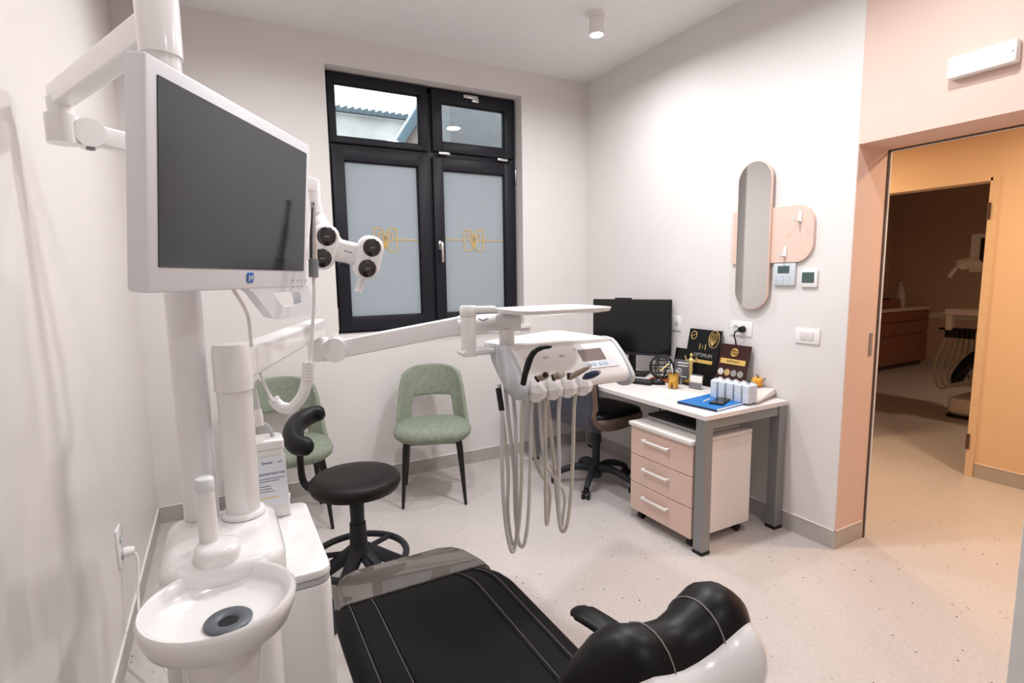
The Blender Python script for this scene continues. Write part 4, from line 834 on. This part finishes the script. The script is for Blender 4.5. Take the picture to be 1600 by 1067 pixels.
hd2 = MB(); ah = ae+V(.19, -.085, .0); hd2.tube(cat([ae-V(.03, -.012, 0), ae+V(.03, -.014, 0), ae+V(.12, -.052, .002), ah]), [.03]*7+[.034]*12, 18, flat=1.05); hd2.build('arm_head', WPL, it, 60)
MB().tube(cat([pd(748, 498, 1.97), pd(755, 500.5, 1.965), pd(763, 497.5, 1.96)], 4), .0022, 6).build('swoosh_mark', GREYINK, it)
MB().cyl(ah+V(-.05, .02, -.02), ah+V(-.05, .02, -.1), .03, n=24).build('table_pivot', WPL, it)
TX0, TX1 = -1.858, -1.347
sec = [(-1.86, 1.188), (-1.9, 1.2), (-1.98, 1.201), (-2.02, 1.196), (-2.055, 1.178), (-2.09, 1.15), (-2.125, 1.112), (-2.148, 1.075), (-2.142, 1.052), (-2.115, 1.04), (-2.07, 1.034), (-2.03, 1.05), (-1.96, 1.1), (-1.9, 1.15), (-1.865, 1.175)]
secs = cat([(0, a, b) for a, b in sec], 3, closed=True)
MB().rings([[V(x, p_.y, p_.z) for p_ in secs] for x in (TX0+.018, TX1-.02)]).build('table_body', WPL, it, 40)
def endcap(x0, x1, m_, nm, g=1.02):
    c_ = V(0, -2.0, 1.115)
    def sc(x, s): return [V(x, c_.y+(p_.y-c_.y)*s, c_.z+(p_.z-c_.z)*s) for p_ in capsec]
    return MB().rings([sc(x0, .9), sc(x0+(x1-x0)*.25, .99), sc(x0+(x1-x0)*.5, g), sc(x1, g)]).build(nm, m_, it, 50)
capsec = cat([(0, a, b) for a, b in [(-1.905, 1.165), (-1.925, 1.195), (-1.975, 1.207), (-2.03, 1.2), (-2.07, 1.172), (-2.11, 1.135), (-2.155, 1.08), (-2.16, 1.052), (-2.135, 1.03), (-2.09, 1.022), (-2.05, 1.035), (-1.98, 1.085), (-1.93, 1.13)]], 3, closed=True)
endcap(TX0-.004, TX0+.018, GREYPL, 'end_cap'); endcap(TX1+.004, TX1-.02, GREYPL, 'end_cap')
# top plate going back to the arm, with a soft dished surface
tq = [V(TX0+.004, -2.03, 0), V(TX1-.004, -2.03, 0), V(TX1-.012, -1.66, 0), V(TX1-.05, -1.63, 0), V(TX0+.03, -1.815, 0), V(TX0+.004, -1.84, 0)]
tq = cat(tq, 1, closed=True); tcn = V((TX0+TX1)/2, -1.88, 0)
MB().rings([[V(0, 0, z_)+tcn+(p_-tcn)*k_ for p_ in tq] for z_, k_ in ((1.14, .8), (1.175, .985), (1.192, 1.0), (1.203, .995), (1.206, .98), (1.203, .94), (1.201, .9))]).build('table_top', WPL, it, 50)
# tray post, bracket and tray
tp = V(-1.965, -1.945, 0)
MB().box((-1.93, -1.93, 1.183), (.13, .075, .022), .008).build('post_bracket', WPL, it)
MB().cyl(tp+V(0, 0, 1.17), tp+V(0, 0, 1.325), .0285, n=28).build('tray_post', WPL, it)
MB().lathe([(.0287, 1.318), (.0315, 1.322), (.0315, 1.352), (.028, 1.358), (.001, 1.358)], tp, 28).box(tp+V(.05, -.02, 1.343), (.1, .045, .025), .008, rot=(0, 0, -.35)).build('tray_head', WPL, it)
ts = lambda e, z_: [V(-1.68+a, -2.07+b, z_) for a, b in stadium(.4-2*e, .28-2*e, .06, 7)]
MB().rings([ts(.03, 1.326), ts(.004, 1.332), ts(0, 1.345), ts(.006, 1.346), ts(.018, 1.336), ts(.06, 1.335)]).build('tray', WPL, it, 50)
# control display and keys, lettering: on the sloping face
fa = V(0, -2.036, 1.19); fb_ = V(0, -2.139, 1.09); fu = (fa-fb_).normalized(); MF = frame(V(-1.6, -2.0885, 1.1415), (1, 0, 0), fu); fz = MF.to_3x3() @ V(0, 0, 1)
dp = Matrix.Translation(fz*.004) @ MF
MB().box((.11, .0, .0), (.17, .105, .005), .002, 1, M=dp).build('display_panel', mat('pale_panel', (228, 230, 236), .35), it)
MB().box((.095, .012, .003), (.112, .056, .002), M=dp).build('display', LCDP, it)
for k in range(4): MB().box((.06+.024*k+(.006 if k > 1 else 0), -.034, .003), (.018, .014, .002), .0006, 1, M=dp).build('key', PALEB, it)
for k in range(3): text('slot_lettering', 'SET\n\u25bc TIME', .017, dp @ Matrix.Translation((-.185+.072*k, .01, .0026)), GREYINK, it)
text('panel_mark', 'i', .012, dp @ Matrix.Translation((.035, .045, .003)), INK, it)
# holders
slots = [-1.8, -1.73, -1.665, -1.598, -1.545]
for k, x in enumerate(slots[:4]):
    hx = lambda r_, z_, y_: [V(x+r_*math.cos(a), y_+r_*math.sin(a), z_) for a in [PI/3*j+PI/6 for j in range(6)]]
    MB().rings([hx(.016, 1.018, -2.15), hx(.03, 1.034, -2.158), hx(.035, 1.058, -2.16), hx(.028, 1.082, -2.15), hx(.018, 1.098, -2.13)]).build('holder', WPL, it, 20)
MB().box((-1.545, -2.125, 1.065), (.05, .03, .035), .01).build('holder_lip', WPL, it)
# ---- handpieces with their hoses
def hose(pts, m_=CREAMHOSE, r_=.0072, par=None): return MB().tube(cat(pts, 7), r_, 8).build('hose', m_, par, 60)
def drop(x, y, zb_, wx, yb=-1.99, xb=None):
    xb = x+wx if xb is None else xb
    return [(x, y, 1.035), (x-.004, y+.01, .95), (x+wx*.05, y+.02, .75), (x+wx*.15, y+.03, zb_+.12), (x+wx*.32, y+.04, zb_+.025), (x+wx*.5, y+.05, zb_), (x+wx*.7, y+.055, zb_+.03), (x+wx*.85, y+.06, zb_+.14), (xb, y+.07, .75), (xb, yb-.02, .95), (xb, yb, 1.06)]
def hp(name, label, cat_, x): return thing(name, label, cat_, (x, -2.14, 1.05))
r = hp('air_syringe', 'black curved suction tip standing in the first holder of the instrument table', 'dental tool', -1.835)
MB().tube(cat([pd(817.5, 600, 1.83), pd(821, 583, 1.81), pd(828, 561, 1.8), pd(835, 550, 1.79), pd(846, 543.5, 1.78), pd(862, 541.5, 1.77)]), [.0105]*8+[.0115]*5+[.0105]*6+[.0085]*6+[.007]*4+[.0045]*2, 12).build('curved_tip', BLACKP, r, 60)
hose(drop(-1.832, -2.12, .46, -.05, xb=-1.865), par=r)
r = hp('turbine_handpiece', 'short beige handpiece lying in the second holder of the instrument table', 'dental tool', -1.8)
MB().tube([pd(839, 592, 1.85), pd(850, 588, 1.84), pd(857, 585, 1.83)], [.011, .013, .009], 12).build('body', mat('beige_metal', (168, 152, 134), .35, metal=.5), r, 60); MB().ell(pd(852, 585.5, 1.82), (.01, .01, .01), 10, 8).build('head', BLACKP, r); MB().tube([pd(838, 593, 1.85), pd(841, 591, 1.848)], [.0125, .0125], 10).build('collar', BLACKP, r)
hose(drop(-1.795, -2.12, .44, -.055, xb=-1.84), CREAM2, par=r)
r = hp('contra_handpiece', 'short beige handpiece with dark head in the third holder of the instrument table', 'dental tool', -1.73)
MB().tube([pd(864, 590, 1.87), pd(874, 586.5, 1.86), pd(881, 584, 1.85)], [.011, .013, .009], 12).build('body', MATS['beige_metal'], r, 60); MB().ell(pd(876, 585, 1.84), (.01, .01, .01), 10, 8).build('head', CREAMHOSE, r); MB().tube([pd(863, 590.5, 1.87), pd(866, 589.5, 1.868)], [.0125, .0125], 10).build('collar', BLACKP, r)
hose(drop(-1.73, -2.115, .5, .05, xb=-1.74), par=r)
r = hp('scaler_handpiece', 'long slim beige handpiece with ring tip in the fourth holder of the instrument table', 'dental tool', -1.66)
MB().tube([pd(890, 590, 1.9), pd(903, 583, 1.88), pd(916, 576, 1.86), pd(921, 573, 1.855)], [.0105, .0105, .007, .004], 12).build('body', MATS['beige_metal'], r, 60); MB().tube([pd(886, 588, 1.9), pd(892, 587.5, 1.9)], [.0125, .0125], 10).build('collar', BLACKP, r)
rc = pd(922, 571.5, 1.855); MB().tube([rc+RGT*.0045*math.cos(a)+UPV*.006*math.sin(a) for a in [2*PI*k/14 for k in range(14)]], .0016, 6, closed=True).build('ring_tip', CHROME, r)
hose(drop(-1.67, -2.115, .47, .06, xb=-1.7), CREAM2, par=r)
r = hp('curing_handpiece', 'dark blue oval handpiece at the end of the holder row beside the display', 'dental tool', -1.6)
MB().tube([pd(911, 591, 1.93), pd(916, 588.5, 1.92), pd(926, 585, 1.91), pd(934, 582.5, 1.9), pd(938, 581, 1.9)], [.005, .012, .0135, .0095, .004], 14).build('body', mat('navy_plastic', (44, 54, 88), .35), r, 60); MB().ell(pd(936.5, 580.5, 1.892), (.006, .006, .006), 10, 8).build('tip', SILV, r)
hose(drop(-1.6, -2.115, .45, -.06, xb=-1.66), CREAMHOSE, par=r)
r = thing('suction_hose', 'light grey suction hose with black connector under the instrument table', 'hose', (-1.905, -2.08, .99))
MB().cyl((-1.899, -2.05, 1.06), (-1.902, -2.08, .985), .0105, n=14).build('connector', BLACKP, r)
hose([(-1.902, -2.08, .985), (-1.905, -2.08, .85), (-1.9, -2.075, .68), (-1.885, -2.07, .52), (-1.862, -2.07, .43), (-1.842, -2.07, .5), (-1.835, -2.06, .68), (-1.83, -2.05, .9), (-1.83, -2.03, 1.05)], CREAM2, .0078, r)
# ---- scaler appliance standing on the cabinet lid
sa = thing('portable_appliance', 'white box appliance with arched handle, nozzle and printed label on the unit cabinet', 'appliance', (-2.7, -2.01, .75))
ax0, ax1, ay0, ay1, az0, az1 = -2.76, -2.618, -2.058, -1.968, .752, .992
MB().rings([rsec(ax0, ax1, ay0, ay1, az0, .008), rsec(ax0+.004, ax1-.012, ay0+.004, ay1-.004, az1-.03, .008)]).build('body', WMAT, sa)
MB().rings([rsec(ax0+.002, ax1-.008, ay0, ay1, az1-.028, .01), rsec(ax0+.002, ax1-.008, ay0, ay1, az1-.006, .01), rsec(ax0+.01, ax1-.016, ay0+.008, ay1-.008, az1, .01)]).build('lid', WPL, sa)
MB().tube(cat([V(ax0+.02, ay0+.04, az1-.004), V(ax0+.022, ay0+.04, az1+.03), V(ax0+.04, ay0+.04, az1+.042), V(ax1-.06, ay0+.04, az1+.042), V(ax1-.045, ay0+.04, az1+.028), V(ax1-.034, ay0+.04, az1-.004)], 4), .006, 10).build('handle', GREYPL, sa)
nx = V(-2.688, -2.02, az1+.04)
MB().lathe([(.001, 0), (.013, 0), (.0125, .03), (.009, .05), (.001, .052)], nx, 16).build('nozzle_base', WPL, sa)
MB().tube(cat([nx+V(0, 0, .05), nx+V(-.004, 0, .085), nx+V(-.006, -.002, .115), nx+V(.004, -.004, .135), nx+V(.01, -.006, .14)], 4), [.0075]*9+[.006]*8, 10).build('nozzle_tip', CREAM2, sa)
MBd = frame(V(-2.681, ay0-.0003, .868), (1, 0, 0), V(0, .012, .24)); lb = MB().box((.0, 0, .0014), (.112, .15, .0012), M=MBd).build('label', mat('label_paper', (224, 228, 236), .6), sa)
text('label_title', 'DENT & SUPORTDENT SRL', .0088, MBd @ Matrix.Translation((.0, .022, .0024)), INK, lb)
text('label_logo', 'Dental', .011, MBd @ Matrix.Translation((.004, .056, .0024)), INK, lb); text('label_logo', 'unit', .009, MBd @ Matrix.Translation((.04, .056, .0024)), GREYINK, lb)
MB().lathe([(.001, 0), (.007, 0), (.007, .0006), (.001, .0006)], n=16, M=MBd @ Matrix.Translation((-.032, .056, .0021))).build('label_dot', INK, lb)
for k, (w_, z_) in enumerate(((.1, .008), (.085, .001), (.06, -.014), (.062, -.022), (.07, -.03))): MB().box((-.05+w_/2, z_, .0023), (w_, .0022, .0004), M=MBd).build('label_line', GREYINK, lb)
MB().box((.005, -.05, .0023), (.05, .003, .0004), M=MBd).build('yellow_line', GOLDF, lb)
MB().cyl((ax1+.004, ay1-.03, .79), (ax1-.01, ay1-.03, .79), .008, n=12).build('side_knob', WMAT, sa)
# ================================================================== DENTAL CHAIR
CXc = -2.242
dcx = thing('dental_chair', 'black dental chair with stitched seat, white shell and winged headrest', 'dental chair', (CXc, -2.6, 0))
HW = .288
def topz(y): return .452-(.035*((y+2.24)/.18)**2 if y > -2.24 else 0)+.0*(y)
def halfw(y, right):
    w_ = HW
    if y > -2.26: t_ = min(1, (y+2.26)/.2); w_ = HW-(.065*t_*t_ if right else .01*t_*t_)
    return w_
ys = [-3.06, -2.98, -2.85, -2.7, -2.55, -2.4, -2.3, -2.24, -2.18, -2.13, -2.09, -2.066]
def seatring(y, th=.085, shrink=1, dz=0, e=1):
    out = []; zt = topz(y)+dz; n_ = 22
    for k in range(n_+1):
        s = math.sin((-1+2*k/n_)*PI/2); hw = halfw(y, s > 0)*shrink
        edge = max(0, (abs(s)-.86)/.14); z = zt-.024*edge**2.2; out.append(V(CXc+s*hw, y, z))
    hwR, hwL = halfw(y, True)*shrink, halfw(y, False)*shrink
    out += [V(CXc+hwR-.006, y, zt-th*.75), V(CXc+hwR*.93, y, zt-th), V(CXc, y, zt-th), V(CXc-hwL*.93, y, zt-th), V(CXc-hwL+.006, y, zt-th*.75)]
    return out
MB().rings([seatring(y) for y in ys]).build('seat_cushion', BLACKL, dcx, 60)
stc = []
for s0 in (-.82, -.785, -.57, -.535, .535, .57, .785, .82):
    pts = []
    for y in cat([(0, y, 0) for y in ys[1:-1]], 5):
        y = y.y; hw = halfw(y, s0 > 0); z = topz(y); pts.append(V(CXc+s0*hw, y, z+.0006))
    MB().tube(pts, .00075, 5).build('stitch_line', STITCH, dcx)
    if abs(s0) in (.57, .82): MB().tube([p_+V(-.009 if s0 > 0 else .009, 0, -.001) for p_ in pts], .004, 8).build('seam_piping', BLACKL, dcx, 60)
# white shell under the cushion, running on past the cushion to the foot end
def shellring(y, z0, z1, hw, r_=.03): return [V(CXc+a, y, (z0+z1)/2+b) for a, b in stadium(2*hw, z1-z0, r_, 5)]
MB().rings([shellring(-3.05, .3, .372, .25), shellring(-2.7, .29, .376, .272), shellring(-2.3, .3, .376, .268), shellring(-2.08, .315, .372, .25), shellring(-1.95, .33, .368, .235), shellring(-1.89, .335, .36, .21, .012)]).build('seat_shell', WPL, dcx, 50)
# foot end pad below the film
MB().rings([[V(CXc+a, y, z_+b) for a, b in stadium(2*hw, .06, .028, 5)] for y, z_, hw in ((-2.07, .39, .255), (-2.0, .388, .25), (-1.94, .385, .24), (-1.9, .38, .215), (-1.885, .377, .18))]).build('foot_pad', mat('taupe_grey_pad', (128, 118, 112), .35), dcx, 60)
bkp = [(-2.92, .44, .25), (-3.03, .48, .262), (-3.1, .56, .262), (-3.15, .68, .25), (-3.19, .79, .2), (-3.205, .84, .14)]
MB().rings([[V(CXc+.05*i/5+a, y+b*.3, z_+b*.15) for a, b in stadium(2*hw, .11, .05, 5)] for i, (y, z_, hw) in enumerate(bkp)]).build('backrest_cushion', BLACKL, dcx, 60)
MB().rings([[V(CXc+.05*i/5+a, y-.05+b*.3, z_-.025+b*.15) for a, b in stadium(2*hw+.01, .1, .048, 5)] for i, (y, z_, hw) in enumerate(bkp)]).build('backrest_shell', WPL, dcx, 60)
# headrest: winged saddle, axis along X
HX, HY, HZ = -2.19, -3.2, .884
def hring(x, k=1.0, back=0):
    s = x/.19; wing = math.exp(-((abs(x)-.095)/.06)**2); h_ = (.054+.026*wing)*k; d_ = (.05+.02*wing)*k
    endf = math.sqrt(max(.02, 1-abs(s)**3.2)); h_ *= endf; d_ *= endf
    cy = HY+.03*(s*s)-back*.9; cz = HZ+.012*wing-.005-(.012 if x < 0 else 0)*min(1, abs(x)/.06)-back*1.05; le = -.45
    return [V(HX+x, cy+d_*math.cos(a)*math.cos(le)-h_*math.sin(a)*math.sin(-le), cz+h_*math.sin(a)*math.cos(le)+d_*math.cos(a)*math.sin(-le)) for a in [2*PI*j/24 for j in range(24)]]
xs = [-.189, -.182, -.165, -.14, -.115, -.09, -.06, -.03, 0, .03, .06, .09, .115, .14, .165, .182, .189]
hr = MB().rings([hring(x) for x in xs]).build('headrest_cushion', BLACKH, dcx, 70)
MB().rings([hring(x, 1.04, .032) for x in xs]).build('headrest_shell', WPL, dcx, 70)
for x in (-.05, .05): MB().tube([p_ + V(0, 0, .0008) for p_ in hring(x, 1.004)[-2:]+hring(x, 1.004)[:12]], .0014, 6).build('headrest_seam', STITCH, hr)
MB().tube(cat([V(HX-.01, -3.2, .79), V(HX-.005, -3.25, .83), V(HX, -3.25, .88)], 4), .022, 12, flat=.5).build('headrest_bar', CHROME, dcx)
# armrest and base
ar = cat([V(-2.07, -2.775, .672), V(-2.064, -2.83, .68), V(-2.048, -2.91, .678), V(-2.015, -3.02, .66), V(-1.985, -3.09, .62)], 5)
MB().tube(ar, [.018]+[.027]*2+[.033]*18, 14, flat=.36).build('armrest', BLACKH, dcx, 60)
MB().tube(cat([V(-1.985, -3.06, .63), V(-1.975, -3.08, .5), V(-2.0, -3.06, .36)], 5), .02, 12).build('armrest_bracket', WPL, dcx, 60)
rbox(CXc-.14, CXc+.14, -2.95, -2.35, .04, .3, .06, .02).build('lift_column', WPL, dcx, 50)
rbox(CXc-.24, CXc+.22, -3.1, -2.2, .002, .045, .1, .012).build('floor_plate', WPL, dcx, 50)
# clear film over the foot end
def fring(y, z_, hw, h_=.072): return [V(CXc+a, y, z_+b) for a, b in stadium(2*hw, h_, .033, 5)]
solo(MB().rings([fring(-2.105, .395, .27, .085), fring(-2.06, .396, .268, .08), fring(-2.0, .392, .262), fring(-1.94, .388, .25), fring(-1.895, .383, .226), fring(-1.876, .38, .19)]), 'foot_cover', FILM, 'glossy clear plastic cover over the foot end of the dental chair', 'cover', (CXc, -1.98, .34), ang=60)

# ================================================================== FAR ROOM
FX = X2-.02
k2 = thing('drawer_counter', 'brown fronted drawer counter with pale worktop in the dim far room', 'cabinet', (5.6, .65, 0))
MB().bx(4.0, FX, .42, Y2-.01, .08, .86, .002, 1).build('carcass', DARKWOOD, k2); MB().bx(3.98, FX, .39, Y2-.01, .862, .905, .003, 1).build('worktop', mat('pale_worktop', (214, 196, 178), .4), k2)
MB().bx(4.02, FX, .47, Y2-.02, 0, .08).build('plinth', BROWNLINE, k2)
for i in range(3):
    x0 = 4.0+i*.92
    for z0, z1 in ((.09, .5), (.525, .7), (.715, .85)): MB().bx(x0+.004, min(x0+.916, FX-.004), .398, .419, z0, z1, .002, 1).build('drawer_front', DARKWOOD, k2)
q = px(1389, 464, 'x', 6.0); r = thing('counter_box', 'small dark box on the far room counter', 'box', (6.0, .62, .906)); MB().bx(5.6, 6.15, .5, .72, .906, 1.03, .01).build('body', DARKWOOD, r); MB().bx(5.7, 5.9, .52, .6, 1.031, 1.05, .004).build('lid', BLACKP, r)
r = thing('counter_bottle', 'pale bottle on the far room counter', 'bottle', (6.35, .62, .906)); MB().lathe([(.001, .906), (.07, .906), (.075, 1.02), (.06, 1.13), (.03, 1.22), (.001, 1.25)], (6.35, .62, 0), 20).build('body', CREAMHOSE, r, 60); MB().lathe([(.001, 1.249), (.02, 1.249), (.02, 1.27), (.001, 1.272)], (6.35, .62, 0), 14).build('cap', WMAT, r)
r = thing('far_dental_unit', 'second dental chair unit with hanging hoses seen dimly through the far doorway', 'dental unit', (4.0, -1.15, 0))
A = lambda u, v, x=4.0: px(u, v, 'x', x)
a0, a1 = A(1462, 490), A(1530, 495)
MB().bx(3.85, 4.3, a1.y-.3, a0.y, .95, 1.0, .02).build('tray', CREAMHOSE, r)
MB().bx(3.75, 3.95, a1.y-.35, A(1493, 490).y, 1.0, 1.07, .02).bx(3.8, 3.9, A(1503, 490).y, A(1492, 490).y, .84, 1.03, .015).build('arm', WPL, r)
MB().bx(3.82, 3.95, a1.y-.35, A(1481, 500).y, .84, .86, .004).build('holder_bar', BLACKP, r)
for i in range(6):
    y = A(1490+8*i, 505).y; MB().cyl((3.88, y, .76), (3.88, y, .85), .02, n=10).build('handpiece', BLACKP, r)
    MB().tube(cat([(3.88, y, .77), (3.88, y+.09-.02*i, .45), (3.9, y+.04, .22+.03*i), (3.9, y-.08, .3), (3.9, y-.1, .6), (3.95, y-.06, .84)]), .013, 6).build('hose', CREAMHOSE, r)
MB().tube([(4.1, -1.75, 1.0), (4.1, -1.75, 1.95)], .04, 12).build('post', WPL, r)
s0 = A(1524, 372); MB().box((4.0, s0.y-.25, 1.62), (.05, .55, .38), .01).build('monitor_frame', WMON, r); MB().box((3.97, s0.y-.27, 1.63), (.012, .42, .28)).build('monitor_screen', SCREEN, r)
MB().box((4.05, -1.6, 1.4), (.06, .5, .06), .01).tube(cat([(4.0, -1.33, 1.42), (4.0, -1.2, 1.52), (3.98, -1.05, 1.5), (3.95, -.98, 1.38)]), [.05]*6+[.06]*7+[.02]*6, 12).build('lamp_head', WPL, r)
rbox(3.55, 4.2, -2.2, -1.2, .03, .2, .08, .03).build('foot', WPL, r); MB().bx(3.56, 4.19, -2.19, -1.215, 0, .03).build('foot_skirt', BLACKP, r)
rbox(3.75, 4.05, -2.1, -1.5, .2, .42, .06).build('column', WPL, r)
MB().rings([[V(3.88+a, y, z_+b) for a, b in stadium(.5, .12, .05, 4)] for y, z_ in ((-1.2, .38), (-1.26, .5), (-1.34, .6), (-1.5, .64), (-2.3, .62))]).build('seat', BLACKL, r, 60)
r = thing('far_room_fill_lamp', 'added round warm lamp on the far room ceiling', 'lamp', (4.6, -2.6, 2.66)); MB().lathe([(.001, 2.7), (.14, 2.7), (.14, 2.67), (.12, 2.65), (.001, 2.65)], (4.6, -2.6, 0)).build('housing', WMAT, r)  # fixture for the added far room light
MB().lathe([(.001, 2.649), (.11, 2.649), (.09, 2.635), (.001, 2.632)], (4.6, -2.6, 0)).build('diffuser', MATS['warm_lit_diffuser'], r)
